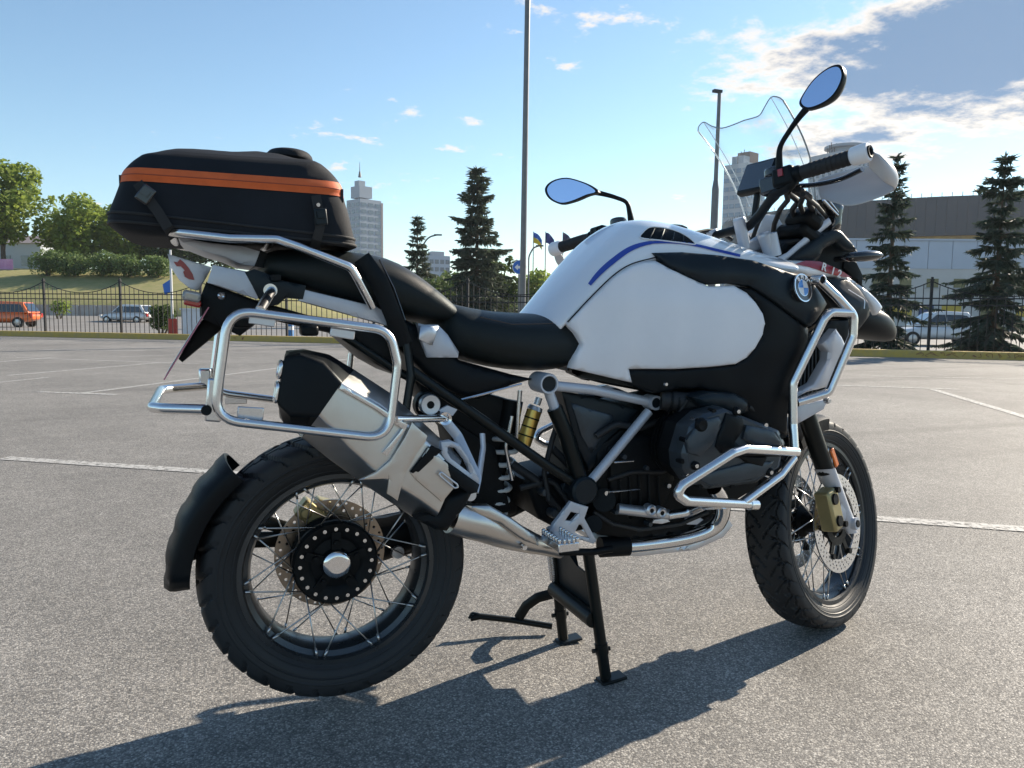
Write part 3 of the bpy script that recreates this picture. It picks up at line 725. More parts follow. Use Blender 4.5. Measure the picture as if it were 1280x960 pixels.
# ------------------------------------------------------------------ far buildings
M_WIN = mat('far_window', (.09, .12, .15), .15, 0, spec=.8)
M_T1 = mat('tower_pale', (.27, .31, .36), .7, var=.06, vscale=.05); M_T2 = mat('tower_pink', (.28, .23, .22), .7, var=.06, vscale=.05); M_T3 = mat('tower_white', (.36, .39, .43), .7, var=.05, vscale=.05)
def tower(name, label, px, D, w, d, h, ang, m, fl, cw, cd_, winm=M_WIN, wf=.7, hf=.55, z0=-.3):
    root = empty(name, B(px, D, z0), -YAW+ang); tag(root, label, 'building')
    mb = MB(); mb.box((0, 0, h/2), (w, d, h)); mb.build('wall', m, root, False)
    fh = h/(fl+.6)
    def wmesh(sx, sy): 
        q = MB(); q.box((0, 0, 0), (sx, sy, fh*hf)); me = bpy.data.meshes.new('window'); me.from_pydata([tuple(v) for v in q.V], [], q.F); me.materials.append(winm); return me
    if cw:
        me = wmesh(w/cw*wf, .3)
        for i in range(fl):
            for j in range(cw):
                o = bpy.data.objects.new('window', me); COL.objects.link(o); o.parent = root; o.location = (-w/2+w/cw*(j+.5), -d/2, fh*(i+.8))
    if cd_:
        for s in (-1, 1):
            if (s > 0) == (ang < 0) and ang != 0: 
                pass
            else: continue
            me = wmesh(.3, d/cd_*wf)
            for i in range(fl):
                for j in range(cd_):
                    o = bpy.data.objects.new('window', me); COL.objects.link(o); o.parent = root; o.location = (s*w/2, -d/2+d/cd_*(j+.5), fh*(i+.8))
    return root
def addbox(root, name, c, s, m): mb = MB(); mb.box(c, s); return mb.build(name, m, root, False)
t = tower('apartment_tower', 'pale high rise with a stepped top and a spire behind the tail bag', 456, 420, 13.5, 12.5, 59, .80, M_T1, 16, 3, 3)
addbox(t, 'side_wing', (7.2, 0, 29), (1.2, 12.9, 58), M_T2)
addbox(t, 'setback', (-1.5, 0, 63), (8, 8, 6), M_T1); addbox(t, 'setback', (-2.5, 0, 67), (4, 4, 4), M_T1)
mb = MB(); mb.cyl((-2.5, 0, 71), (-2.5, 0, 79), .3, .08, 6); mb.cyl((-2.5, 0, 71), (-2.5, 0, 74), .9, .4, 8); mb.build('spire', M_DARKM, t)
t = tower('office_block', 'small pale blue office block behind the small spruce', 545, 360, 10.5, 8, 26, .5, mat('tower_blue', (.33, .39, .46), .6), 7, 4, 3)
addbox(t, 'roof_plant', (0, 0, 27), (6, 5, 2), M_T3)
tower('far_block', 'low far grey building at the foot of the spired high rise', 488, 400, 9, 8, 20, .5, M_T1, 5, 3, 3)
t = tower('apartment_tower', 'high rise with rows of blue grey windows seen through the windscreen', 924, 300, 12, 10.5, 57, .72, M_T3, 17, 5, 4, mat('blue_window', (.10, .16, .24), .15, spec=.8), .8, .5)
addbox(t, 'penthouse', (2, 0, 59.5), (6, 5, 5), mat('roof_brown', (.20, .13, .11), .8)); addbox(t, 'penthouse', (-3, 0, 58.5), (4, 5, 3), M_T1)
for i in range(5): mb = MB(); mb.cyl((-5+i*2.1, 0, 57), (-5+i*2.1, 0, 61+i % 3), .15, n=5); mb.build('antenna', M_DARKM, t)
t = tower('apartment_tower', 'white high rise with a flat round roof disc behind the handguard', 1040, 260, 15, 12, 53, .5, M_T3, 14, 7, 5, M_WIN, .4, .45)
mb = MB(); mb.lathe([(53, 5), (55.4, 5), (55.6, 6.6), (56.4, 6.6), (56.6, 0)], 28, (2.5, 0, 0), 'Z'); mb.build('roof_disc', M_T1, t)
for i in range(6): mb = MB(); mb.cyl((-6+i*.8, 0, 53), (-6+i*.8, 0, 55+(i*7 % 3)), .14, n=5); mb.build('antenna', M_DARKM, t)
# arena: dark drum of tall panels
M_AR = mat('arena_cladding', (.030, .040, .056), .55, .2, var=.08, vscale=.08); M_ARY = mat('arena_yellow', (.38, .24, .07), .8, var=.3, vscale=.4)
ar = empty('arena', B(1145, 200, -.3)); tag(ar, 'huge dark grey round arena behind the white hall', 'building')
RA = 49; n = 170; zt_ = 24.6
pme = None
for i in range(n):
    a = 2*math.pi*i/n; p = Vector((math.cos(a), math.sin(a), 0))
    pw = ar.location+p*RA
    if (CAM-pw).dot(p) < 0: continue
    if pme is None:
        mb = MB(); mb.box((0, 0, 7.6/2+17), (.6, 2*math.pi*RA/n*.985, 7.6)); pme = bpy.data.meshes.new('cladding_panel'); pme.from_pydata([tuple(v) for v in mb.V], [], mb.F); pme.materials.append(M_AR)
    o = bpy.data.objects.new('cladding_panel', pme); COL.objects.link(o); o.parent = ar; o.location = p*RA; o.rotation_euler.z = a
mb = MB(); mb.lathe([(0, RA-1), (17.2, RA-1), (17.2, RA-.5), (zt_-.3, RA-.5), (zt_+.2, RA-2), (zt_+3, RA*.5), (zt_+3.6, 0)], 96, (0, 0, 0), 'Z'); mb.build('drum', M_AR, ar)
mb = MB(); mb.lathe([(12.5, RA-.6), (17.0, RA-.6)], 96, (0, 0, 0), 'Z'); mb.build('yellow_band', M_ARY, ar)
mb = MB()
for i in range(n):
    a = 2*math.pi*i/n; p = Vector((math.cos(a), math.sin(a), 0))*(RA-.5); mb.cyl(p+Vector((0, 0, zt_)), p+Vector((0, 0, zt_+.9)), .06, n=4)
mb.build('roof_railing', M_DARKM, ar, False)
# white hall in front of it
hall = empty('white_hall', B(1185, 66, -.3), -YAW-.04); tag(hall, 'long white hall with a pale metal upper storey behind the spruces', 'building')
M_HW = mat('hall_wall', (.55, .53, .50), .8, var=.06, vscale=.5); M_HM = mat('hall_metal', (.42, .47, .55), .45, .3, var=.05, vscale=.3); M_HO = mat('olive_window', (.16, .15, .06), .3); M_HY = mat('yellow_board', (.55, .38, .05), .6); M_HB = mat('dark_blue_board', (.03, .06, .16), .6)
addbox(hall, 'wall', (4, 4, 2.6), (32, 8, 5.2), M_HW)
for i in range(16): addbox(hall, 'metal_panel', (-11+2*i, .2, 6.45), (1.96, .5, 2.5), M_HM)
addbox(hall, 'roof', (4, 4, 7.62), (32.4, 8.4, .15), M_HM)
for i in range(11):
    x = -10.5+2.25*i; o = addbox(hall, 'window', (x, -.02, 4.0), (.95, .12, .75), M_HO); addbox(hall, 'sill', (x, -.08, 3.58), (1.1, .14, .06), M_T3)
for i, (x, w, m_) in enumerate(((-3.9, 1.6, M_HY), (-1.9, 1.2, M_HB), (.2, 1.6, M_HY), (6.5, 1.8, M_HY))): addbox(hall, 'wall_board', (x, -.05, 1.7), (w, .1, .95), m_)
addbox(hall, 'door', (3.2, -.05, 1.2), (1.1, .12, 2.2), M_HO)
# pink banner and the white house at the left edge of the bank
hs = empty('white_house', B(14, 118, 5.2), -YAW); tag(hs, 'small white house on the bank behind the tallest leafy tree', 'building')
addbox(hs, 'wall', (0, 3, 2.6), (10, 6, 5.2), M_T3)
for x in (-2.6, -.2, 2.6): addbox(hs, 'window', (x, -.03, 2.6), (1.2, .1, 1.5), M_WIN)
obj('roof', [Vector(v) for v in ((-5.3, -.4, 5.2), (5.3, -.4, 5.2), (5.3, 6.4, 5.2), (-5.3, 6.4, 5.2), (-5.3, 3, 6.6), (5.3, 3, 6.6))], [(0, 1, 5, 4), (2, 3, 4, 5), (0, 4, 3), (1, 2, 5), (0, 3, 2, 1)], M_T2, hs, False)
bn = empty('banner', B(6, 92, 4.6), -YAW); tag(bn, 'pink advertising banner at the edge of the bank', 'banner')
mb = MB(); mb.box((0, 0, 1.1), (2.6, .06, 1.5)); mb.build('sheet', mat('pink_sheet', (.55, .20, .42), .6, var=.2, vscale=1.5, col2=(.62, .34, .52)), bn, False)
for x in (-1.2, 1.2): mb = MB(); mb.cyl((x, .06, -.6), (x, .06, 1.9), .05, n=8); mb.build('post', M_GALV, bn)
# ================================================================== MOTORCYCLE
M_PAINT = mat('white_paint', (.80, .81, .84), .18, 0, coat=.8, var=.015, vscale=3)
M_WPLAST = mat('white_plastic', (.78, .78, .81), .36, 0, var=.03, vscale=6, bump=.02, bscale=900)
M_BLACKP = mat('black_plastic', (.005, .007, .009), .42, 0, spec=.15, var=.2, vscale=8, bump=.12, bscale=700, rvar=.08)
M_GREYP = mat('dark_grey_plastic', (.010, .0155, .020), .36, 0, spec=.22, var=.12, vscale=8, bump=.05, bscale=800, rvar=.06)
M_BLACKG = mat('black_gloss', (.012, .012, .014), .18, 0, coat=.5)
M_RUBBER = mat('rubber', (.017, .018, .020), .62, 0, spec=.4, var=.35, vscale=9, bump=.25, bscale=260, rvar=.1)
M_SEAT = mat('seat_vinyl', (.009, .013, .014), .48, 0, spec=.22, var=.2, vscale=6, bump=.35, bscale=520, rvar=.06)
M_STEEL = mat('stainless_steel', (.72, .72, .73), .24, 1)
M_CHROME = mat('polished_steel', (.76, .76, .77), .11, 1)
M_TITAN = mat('brushed_titanium', (.56, .535, .51), .33, 1, var=.08, vscale=9, rvar=.06, bump=.02, bscale=400)
M_ALU = mat('satin_aluminium', (.60, .61, .64), .38, .85, var=.07, vscale=12, rvar=.06, bump=.08, bscale=600)
M_ALUP = mat('silver_painted_aluminium', (.50, .52, .57), .4, .3, var=.06, vscale=14, bump=.05, bscale=600)
M_ENG = mat('engine_grey', (.05, .062, .074), .36, .5, var=.2, vscale=12, bump=.15, bscale=350, rvar=.08)
M_ENGD = mat('engine_black', (.005, .006, .007), .5, 0, spec=.15, var=.3, vscale=14, bump=.3, bscale=200)
M_FRAME = mat('frame_black', (.005, .007, .007), .35, 0, spec=.25, var=.2, vscale=10)
M_RIM = mat('dark_rim', (.06, .066, .072), .3, .7, var=.1, vscale=10, rvar=.06)
M_SPOKE = mat('spoke_steel', (.55, .55, .55), .3, 1)
M_DISC = mat('brake_disc', (.36, .29, .23), .35, 1, var=.12, vscale=30, rvar=.1)
M_GOLD = mat('gold_anodised', (.62, .40, .10), .32, .8, var=.08, vscale=20)
M_GOLDC = mat('gold_caliper', (.36, .30, .15), .38, .6, var=.1, vscale=20)
M_BLUE = mat('blue_stripe', (.02, .06, .36), .3, 0, coat=.6)
M_RED = mat('red_decal', (.30, .012, .018), .35, 0, coat=.4)
M_WHITE = mat('white_mark', (.75, .75, .75), .4)
M_ORANGE = mat('orange_reflector', (.75, .16, .015), .25, 0, coat=.5)
M_SPRING = mat('white_spring', (.62, .62, .60), .4)
M_SCREEN = mat('display_glass', (.010, .014, .022), .08, 0, coat=1.0)
M_MIRROR = mat('mirror_glass', (.62, .72, .92), .02, 1)
M_PINK = mat('plate_edge', (.55, .20, .26), .5)
M_LENS = mat('clear_lens', (.55, .55, .55), .08, 0, trans=.6)
M_REDL = mat('red_lens', (.35, .01, .01), .15, 0, coat=.6)
def glass_mat():
    m = bpy.data.materials.new('windscreen_clear'); m.use_nodes = True; N, K = nodes(m); N.remove(N['Principled BSDF'])
    t = N.new('ShaderNodeBsdfTransparent'); t.inputs[0].default_value = (.93, .96, .97, 1); g = N.new('ShaderNodeBsdfGlossy'); g.inputs['Roughness'].default_value = .02
    lw = N.new('ShaderNodeLayerWeight'); lw.inputs[0].default_value = .5; pw = N.new('ShaderNodeMath'); pw.operation = 'POWER'; pw.inputs[1].default_value = 4; K.new(lw.outputs['Facing'], pw.inputs[0]); f = N.new('ShaderNodeMapRange'); f.inputs[3].default_value = .025; f.inputs[4].default_value = .5; K.new(pw.outputs[0], f.inputs[0]); mx = N.new('ShaderNodeMixShader'); K.new(f.outputs[0], mx.inputs[0]); K.new(t.outputs[0], mx.inputs[1]); K.new(g.outputs[0], mx.inputs[2]); K.new(mx.outputs[0], N['Material Output'].inputs[0]); return m
M_CLEAR = glass_mat()
M_CEDGE = mat('acrylic_edge', (.82, .86, .88), .15, 0, trans=.35)

bike = empty('motorcycle', (0, 0, 0)); tag(bike, 'white and black adventure motorcycle standing on its centre stand on the asphalt', 'motorcycle')
LIFT = .050; ZA = .318+LIFT
# ------------------------------------------------------------------ wheels
def tyre(parent, R, hw, rr, rhw, nth, npitch, seed, style):
    prof = []                              # (y, r, v) v in -1..1 on the tread, None on the sidewall
    crown = R-(R-rr)*.40
    for i in range(25):                    # sidewall from rim up, with moulded rings
        t = i/24; rg = .0016 if i in (4, 5, 14, 19, 20) else (.0009 if 7 <= i <= 12 else 0)
        prof.append((-(rhw+(hw-rhw)*math.sin(t*math.pi/2*1.05)+rg), rr-.004+(crown-rr+.004)*t, None))
    sy, sr = prof[-1][0], prof[-1][1]
    nt = 41
    for i in range(1, nt-1):
        v = -1+2*i/(nt-1); y = hw*math.sin(v*math.pi/2*.98)/math.sin(math.pi/2*.98)
        rc = R-(R-sr)*(1-math.sqrt(max(0, 1-(abs(v)**2.1)*.96)))/(1-math.sqrt(1-.96))
        prof.append((y, rc, v))
    prof += [(-y, r, None) for (y, r, v) in reversed(prof[:25])]
    m = len(prof); V = []; F = []
    def depth(v, th):
        u = th/(2*math.pi)*npitch; a = abs(v); s = 1 if v > 0 else -1
        if style == 'rear':
            ph = u+(.5 if s > 0 else 0); lat = ph+1.1*(a-.3)**2*s*0+.75*a**1.6
            f = lat-math.floor(lat); g1 = (f < .22) and a > .16
            z = .16+.05*(1 if (u*1.0-math.floor(u)) < .5 else -1); g2 = abs(a-z) < .035
            f2 = (u*1.0+.3*v)-math.floor(u*1.0+.3*v); g3 = f2 < .14 and a < .18
        else:
            ph = u+(.5 if s > 0 else 0); c = ph+.9*math.sin(a*2.6); f = c-math.floor(c); g1 = f < .12 and a > .05
            c2 = ph-.55*a+.25; f2 = c2-math.floor(c2); g2 = f2 < .10 and .3 < a < .8
            g3 = abs(a-.55-.06*math.sin(u*6.283)) < .025
        return .0078 if (g1 or g2 or g3) else 0
    for i in range(nth):
        th = 2*math.pi*i/nth
        for (y, r, v) in prof:
            d = 0 if v is None else depth(v, th)
            V.append(Vector((math.cos(th)*(r-d), y*(1-.25*d/.1), math.sin(th)*(r-d))))
    for i in range(nth):
        j = (i+1) % nth
        for k in range(m-1): F.append((i*m+k, j*m+k, j*m+k+1, i*m+k+1))
    return obj('tyre', V, F, M_RUBBER, parent, True, 28)
def rim(parent_name, rr, rhw, root):
    pr = [(-rhw, rr), (-rhw-.003, rr-.001), (-rhw-.003, rr-.012), (-rhw+.006, rr-.016), (-rhw+.014, rr-.014), (-rhw+.02, rr-.026), (-rhw*.35, rr-.034), (rhw*.35, rr-.034), (rhw-.02, rr-.026), (rhw-.014, rr-.014), (rhw-.006, rr-.016), (rhw+.003, rr-.012), (rhw+.003, rr-.001), (rhw, rr), (rhw-.012, rr-.006), (0, rr-.022), (-rhw+.012, rr-.006), (-rhw, rr)]
    mb = MB(); mb.lathe(pr, 96); return mb.build(parent_name, M_RIM, root, True, 25)
def spokes(parent, r_out, y_out, r_in, y_in, n, twist, rad=.0019, a0=0.0):
    for sgn in (-1, 1):
        a = Vector((r_out, 0, y_out)); b = Vector((r_in*math.cos(twist*sgn), 0, r_in*math.sin(twist*sgn)))
        A = Vector((r_out, y_out, 0)); Bv = Vector((r_in*math.cos(twist*sgn), y_in, r_in*math.sin(twist*sgn)))
        mb = MB(); mb.cyl(A, Bv, rad, rad, 6); d = (Bv-A).normalized(); mb.cyl(A-d*.002, A+d*.016, rad*1.9, rad*1.7, 6)
        me = bpy.data.meshes.new('spoke'); me.from_pydata([tuple(v) for v in mb.V], [], mb.F); me.materials.append(M_SPOKE); me.polygons.foreach_set('use_smooth', [True]*len(me.polygons))
        for i in range(n):
            o = bpy.data.objects.new('spoke', me); COL.objects.link(o); o.parent = parent; o.rotation_euler.y = -(a0+2*math.pi*i/n+sgn*.045)
def disc_with_holes(name, parent, r0, r1, th, y, rows, m, wave=0, n=72):
    Q = []; E = []; loops = []
    def loopadd(c, r, k, wv=0):
        s = len(Q)
        for i in range(k):
            t = 2*math.pi*i/k; rq = r*(1+wv*math.cos(t*9)); Q.append(Vector((c[0]+rq*math.cos(t), c[1]+rq*math.sin(t))))
        E.extend([(s+i, s+(i+1) % k) for i in range(k)])
    loopadd((0, 0), r1, n, wave); loopadd((0, 0), r0, n)
    H = []
    for (rh, cnt, hr, off) in rows:
        for i in range(cnt):
            t = 2*math.pi*(i+off)/cnt; c = (rh*math.cos(t), rh*math.sin(t)); H.append((c, hr)); loopadd(c, hr, 7)
    res = delaunay_2d_cdt(Q, E, [], 0, 1e-7); vv = res[0]; F = []
    for f in res[2]:
        c = sum((Vector((vv[i].x, vv[i].y)) for i in f), Vector((0, 0)))/len(f)
        if c.length < r0*.999: continue
        if any((c-Vector(h)).length < hr*.98 for h, hr in H): continue
        F.append(tuple(f))
    nv = len(vv); V = [Vector((v.x, y-th/2, v.y)) for v in vv]+[Vector((v.x, y+th/2, v.y)) for v in vv]
    cnt = {}
    for f in F:
        for i in range(len(f)): cnt[(f[i], f[(i+1) % len(f)])] = 1
    FF = F+[tuple(nv+i for i in reversed(f)) for f in F]+[(b, a, nv+a, nv+b) for (a, b) in cnt if (b, a) not in cnt]
    return obj(name, V, FF, m, parent, True, 30)
def bolt_ring(name, parent, r, n, y0, y1, rad, m, a0=0):
    mb = MB(); mb.cyl((r, y0, 0), (r, y1, 0), rad, rad*.9, 6); me = bpy.data.meshes.new(name); me.from_pydata([tuple(v) for v in mb.V], [], mb.F); me.materials.append(m)
    for i in range(n):
        o = bpy.data.objects.new(name, me); COL.objects.link(o); o.parent = parent; o.rotation_euler.y = a0+2*math.pi*i/n
# rear
rw = rim('rear_wheel', .2325, .064, bike); rw.location = (0, 0, ZA)
tyre(rw, .318, .086, .2325, .064, 448, 30, 1, 'rear')
spokes(rw, .214, -.058, .098, -.008, 10, R_(33), a0=.1); spokes(rw, .214, .058, .098, .045, 10, R_(33), a0=.1+math.pi/10)
mb = MB(); mb.lathe([(-.012, .0), (-.02, .03), (-.022, .034), (-.012, .038), (-.008, .06), (-.016, .07), (-.018, .098), (-.010, .104), (.004, .104), (.008, .085), (.03, .05), (.04, .085), (.05, .102), (.058, .102), (.06, .05), (.06, 0)], 48)
for i in range(5):
    t = 2*math.pi*i/5+.3; mb.box((math.cos(t)*.052, -.012, math.sin(t)*.052), (.05, .014, .022), Matrix.Rotation(-t, 3, 'Y'))
mb.build('hub', M_ENGD, rw)
mb = MB(); mb.lathe([(-.012, .034), (-.030, .033), (-.034, .028), (-.035, .018), (-.033, 0)], 32); mb.build('hub_cap', M_CHROME, rw)
bolt_ring('hub_bolt', rw, .086, 20, -.012, -.022, .0055, M_STEEL); bolt_ring('wheel_bolt', rw, .052, 5, -.012, -.026, .008, M_ENGD, -.3)
disc_with_holes('brake_disc', rw, .098, .138, .005, .072, [(.112, 20, .0042, 0), (.124, 20, .0042, .5), (.131, 20, .0035, .0)], M_DISC)
# final drive behind the hub and rear caliper
mb = MB(); mb.lathe([(.085, 0), (.085, .075), (.10, .088), (.135, .085), (.16, .06), (.165, 0)], 32, (0, 0, ZA)); mb.build('final_drive', M_ENGD, bike)
c = L(391, 643, .085); mb = MB(); mb.box(c, (.085, .05, .05), Matrix.Rotation(R_(40), 3, 'Y')); mb.box(c+Vector((.03, .01, .02)), (.05, .05, .03), Matrix.Rotation(R_(20), 3, 'Y')); mb.cyl(c+Vector((-.02, -.03, .01)), c+Vector((-.02, .03, .01)), .016, n=14); o = mb.build('rear_brake_caliper', M_GOLDC, bike); bevel(o, .006)
# swing arm on the left
rings = []
for (x, z, w, h) in ((0, ZA, .05, .07), (.15, ZA+.01, .045, .06), (.35, ZA+.05, .04, .055), (.52, ZA+.10, .04, .06)):
    rings.append([Vector((x, .12+w*math.cos(t), z+h*math.sin(t))) for t in [2*math.pi*(i+.5)/12 for i in range(12)]])
loft('swing_arm', rings, M_ENGD, bike)
tube('torque_strut', [L(500, 690, .12), L(640, 640, .12), L(700, 610, .12)], .014, M_FRAME, bike, .02)
mb = MB(); mb.lathe([(0, 0), (0, .016), (.012, .018), (.03, .018)], 24, L(498, 691, .07)); mb.build('strut_eye', M_ALU, bike)
# splash guard behind the rear tyre
def guard():
    V = []; F = []; n = 26; prof = [(-.099, -.034), (-.101, -.006), (-.094, .006), (-.05, .016), (0, .018), (.05, .016), (.094, .006), (.101, -.006), (.099, -.034)]
    m = len(prof)
    for side in (0, 1):
        for i in range(n):
            a = R_(132)+R_(49)*i/(n-1); r0 = .352+.012*math.sin(math.pi*i/(n-1)*.5)
            rib = .0028*(1 if (i//3) % 2 == 0 else -.3)
            for (y, e) in prof:
                w = 1 if i < n-3 else 1-.10*(i-n+4)
                r = r0+e*(1 if abs(y) < .097 else .9)+(rib if (abs(y) < .06 and not side) else 0)-(.005 if side else 0)
                V.append(Vector((math.cos(a)*r, y*w*(.97 if side else 1), ZA+math.sin(a)*r)))
    for i in range(n-1):
        for k in range(m-1):
            F.append((i*m+k, i*m+k+1, (i+1)*m+k+1, (i+1)*m+k)); q = n*m; F.append((q+i*m+k+1, q+i*m+k, q+(i+1)*m+k, q+(i+1)*m+k+1))
    q = n*m
    for k in range(m-1): F += [(k+1, k, q+k, q+k+1), ((n-1)*m+k, (n-1)*m+k+1, q+(n-1)*m+k+1, q+(n-1)*m+k)]
    for i in range(n-1): F += [(i*m, (i+1)*m, q+(i+1)*m, q+i*m), ((i+1)*m+m-1, i*m+m-1, q+i*m+m-1, q+(i+1)*m+m-1)]
    return obj('splash_guard', V, F, M_BLACKP, bike, True, 50)
guard()
tube('splash_guard_bracket', [(-.33, .09, ZA+.03), (-.22, .125, ZA+.04), (-.02, .14, ZA+.02)], .013, M_FRAME, bike, .03, sq=(1.6, .6))
tube('splash_guard_bracket', [(-.30, .09, ZA+.16), (-.2, .125, ZA+.10), (-.02, .14, ZA+.02)], .011, M_FRAME, bike, .03, sq=(1.6, .6))

# ------------------------------------------------------------------ front wheel, turned left
RAKE, STEER = R_(25.5), R_(22.5)
AX = Vector((-math.sin(RAKE), 0, math.cos(RAKE))); SQ = Quaternion(AX, STEER); S3 = SQ.to_matrix()
FA = Vector((1.512, 0, .330))
fw = rim('front_wheel', .252, .044, bike)
fw.matrix_local = Matrix.Translation(FA) @ S3.to_4x4()
ty = tyre(fw, .326, .064, .252, .044, 448, 34, 2, 'front')
zmin = FA.z+min((S3 @ v.co).z for v in ty.data.vertices); FA.z -= zmin-.0005; fw.location = FA
spokes(fw, .236, -.040, .042, -.045, 10, R_(55), a0=.05); spokes(fw, .236, .040, .042, .045, 10, R_(55), a0=.05+math.pi/10)
mb = MB(); mb.lathe([(-.075, 0), (-.075, .03), (-.06, .034), (-.052, .05), (-.04, .05), (-.03, .034), (.03, .034), (.04, .05), (.052, .05), (.06, .034), (.075, .03), (.075, 0)], 32); mb.build('hub', M_ENGD, fw)
for s in (-1, 1):
    disc_with_holes('brake_disc', fw, .112, .1525, .0045, s*.072, [(.121, 36, .0033, 0), (.131, 36, .0033, .33), (.141, 36, .0033, .66)], M_STEEL)
    mb = MB(); mb.lathe([(s*.062, .045), (s*.062, .07), (s*.070, .07), (s*.070, .045)], 32)
    for i in range(6):
        t = i*math.pi/3; mb.box((math.cos(t)*.09, s*.067, math.sin(t)*.09), (.05, .006, .018), Matrix.Rotation(-t, 3, 'Y')); mb.cyl((math.cos(t)*.11, s*.062, math.sin(t)*.11), (math.cos(t)*.11, s*.08, math.sin(t)*.11), .009, n=10)
    mb.build('disc_carrier', M_ENGD, fw)
def S(p): return FA + S3 @ Vector(p)         # steered frame, origin at the front axle
for s in (-1, 1):
    up = AX
    def fp(t, y=s*.108, f=0.0): return S(Vector((0, y, 0))+AX*t+Vector((f, 0, 0)))
    # lower leg casting
    rings = []
    for (t, f, rx, ry) in ((-.035, 0, .022, .014), (0, 0, .030, .018), (.05, -.004, .026, .018), (.12, -.016, .030, .022), (.17, -.03, .030, .028), (.20, -.036, .031, .030)):
        rings.append([S(Vector((f+rx*math.cos(a), s*.108+ry*math.sin(a), 0))+AX*t) for a in [2*math.pi*i/16 for i in range(16)]])
    fl = loft('fork_leg', rings, M_ALUP, bike)
    mb = MB(); mb.cyl(S((0, s*.085, 0)), S((0, s*.135, 0)), .019, n=20); mb.build('axle_clamp', M_ALUP, fl)
    mb = MB(); mb.cyl(S((0, s*.13, 0)), S((0, s*.138, 0)), .012, n=6); mb.build('axle_bolt', M_ENGD, fl)
    tube('fork_tube', [S(Vector((-.036, s*.108, 0))+AX*.19), S(Vector((-.036, s*.108, 0))+AX*.80)], .026, M_FRAME, bike, 0, 20)
    tube('caliper_bracket', [S(Vector((-.035, s*.108, .03))), S(Vector((-.075, s*.108, .05)))], .016, M_ALUP, bike, 0, 8, sq=(2.2, .8))
    cal = MB(); cc = S((-.112, s*.105, .058)); Rm = S3 @ Matrix.Rotation(R_(-14), 3, 'Y')
    cal.box(cc, (.062, .050, .125), Rm); o = cal.build('brake_caliper', M_GOLDC, bike); bevel(o, .008)
    for dz in (-.034, .034):
        q = MB(); q.cyl(cc+Rm @ Vector((-.004, -s*0-.020*1 if s < 0 else .020, dz)), cc+Rm @ Vector((-.004, s*.031, dz)), .018, .016, 18); q.build('piston_cap', M_ENGD, o)
    for dz in (-.054, .054):
        q = MB(); q.cyl(cc+Rm @ Vector((.022, 0, dz)), cc+Rm @ Vector((.022, s*.034, dz)), .009, n=12); q.build('caliper_bolt', M_ENGD, o)
    rf = S(Vector((-.012, s*.137, 0))+AX*.235); mb = MB(); mb.box(rf, (.020, .007, .058), S3 @ Matrix.Rotation(-RAKE, 3, 'Y')); o = mb.build('reflector', M_ORANGE, bike); bevel(o, .003)
# close fitting front mudguard
V = []; F = []; n = 22; pr = [(-.070, -.045), (-.074, -.012), (-.05, .002), (0, .010), (.05, .002), (.074, -.012), (.070, -.045)]
for i in range(n):
    a = R_(88)+R_(36)*i/(n-1)
    for (y, e) in pr: V.append(S(Vector((math.cos(a)*(.337+e), y, math.sin(a)*(.337+e)))))
    for (y, e) in reversed(pr): V.append(S(Vector((math.cos(a)*(.334+e), y*.97, math.sin(a)*(.334+e)))))
k = len(pr)*2
for i in range(n-1):
    for j in range(k): F.append((i*k+j, i*k+(j+1) % k, (i+1)*k+(j+1) % k, (i+1)*k+j))
F += [tuple(range(k-1, -1, -1)), tuple(range((n-1)*k, n*k))]
obj('front_mudguard', V, F, M_BLACKP, bike, True, 40)
# ------------------------------------------------------------------ luggage racks
def T(*a): return [L(*p) for p in a]
def rect_tab(c, n, w, h, th, m, parent, name='rack_tab', ang=0):
    mb = MB(); mb.box(c, (w, th, h), Matrix.Rotation(ang, 3, 'Y')); o = mb.build(name, m, parent); bevel(o, .004, 2); return o
YR = -.285
rp = T((286, 387, YR), (487, 413, YR), (497, 455, YR), (486, 549, YR), (267, 524, YR))
rack = tube('pannier_rack', rp, .0095, M_STEEL, bike, .05, 14, True, 8)
for (x, y, a) in ((328, 401, .15), (428, 417, .15)): 
    c = L(x, y, YR+.004); rect_tab(c, None, .05, .018, .004, M_ALU, rack, 'rack_tab', .15)
for (x, y) in ((313, 518), (418, 531)): rect_tab(L(x, y, YR+.02), None, .05, .03, .004, M_STEEL, rack, 'rack_tab', .1)
for (x, y) in ((302, 403), (386, 413)):
    o = MB().box(L(x, y, -.22), (.035, .05, .022)).build('latch', M_BLACKP, rack); bevel(o, .006)
YL = .25
lp = [Vector((p.x, YL, p.z)) for p in rp]; lrack = tube('pannier_rack', lp, .0095, M_STEEL, bike, .05, 14, True, 8)
c = L(295, 498, YL); rect_tab(c, None, .055, .03, .004, M_STEEL, lrack)
# loop joining both racks behind the plate
A = L(265, 512, -.262); zc = A.z; 
def at_z(px, py, z):
    d = ray(px, py); return CAM+d*((z-CAM.z)/d.z)
xb = L(190, 510, -.2).x
tube('rear_rack_loop', [A, Vector((xb+.02, -.215, zc)), Vector((xb, -.19, zc)), Vector((xb, .16, zc)), Vector((xb+.02, .185, zc)), Vector((A.x, .235, zc))], .0105, M_STEEL, bike, .03, 14)
mb = MB(); mb.box(L(268, 500, -.270), (.03, .012, .085), Matrix.Rotation(.1, 3, 'Y')); o = mb.build('loop_bracket', M_STEEL, bike); bevel(o, .004)
mb = MB(); mb.cyl(L(258, 513, -.27), L(258, 513, -.285), .010, n=16); mb.build('loop_bolt', M_ENGD, o)
mb = MB(); mb.box(Vector((A.x-.01, .235, zc+.02)), (.03, .03, .05)); o = mb.build('loop_bracket', M_STEEL, bike); bevel(o, .005)
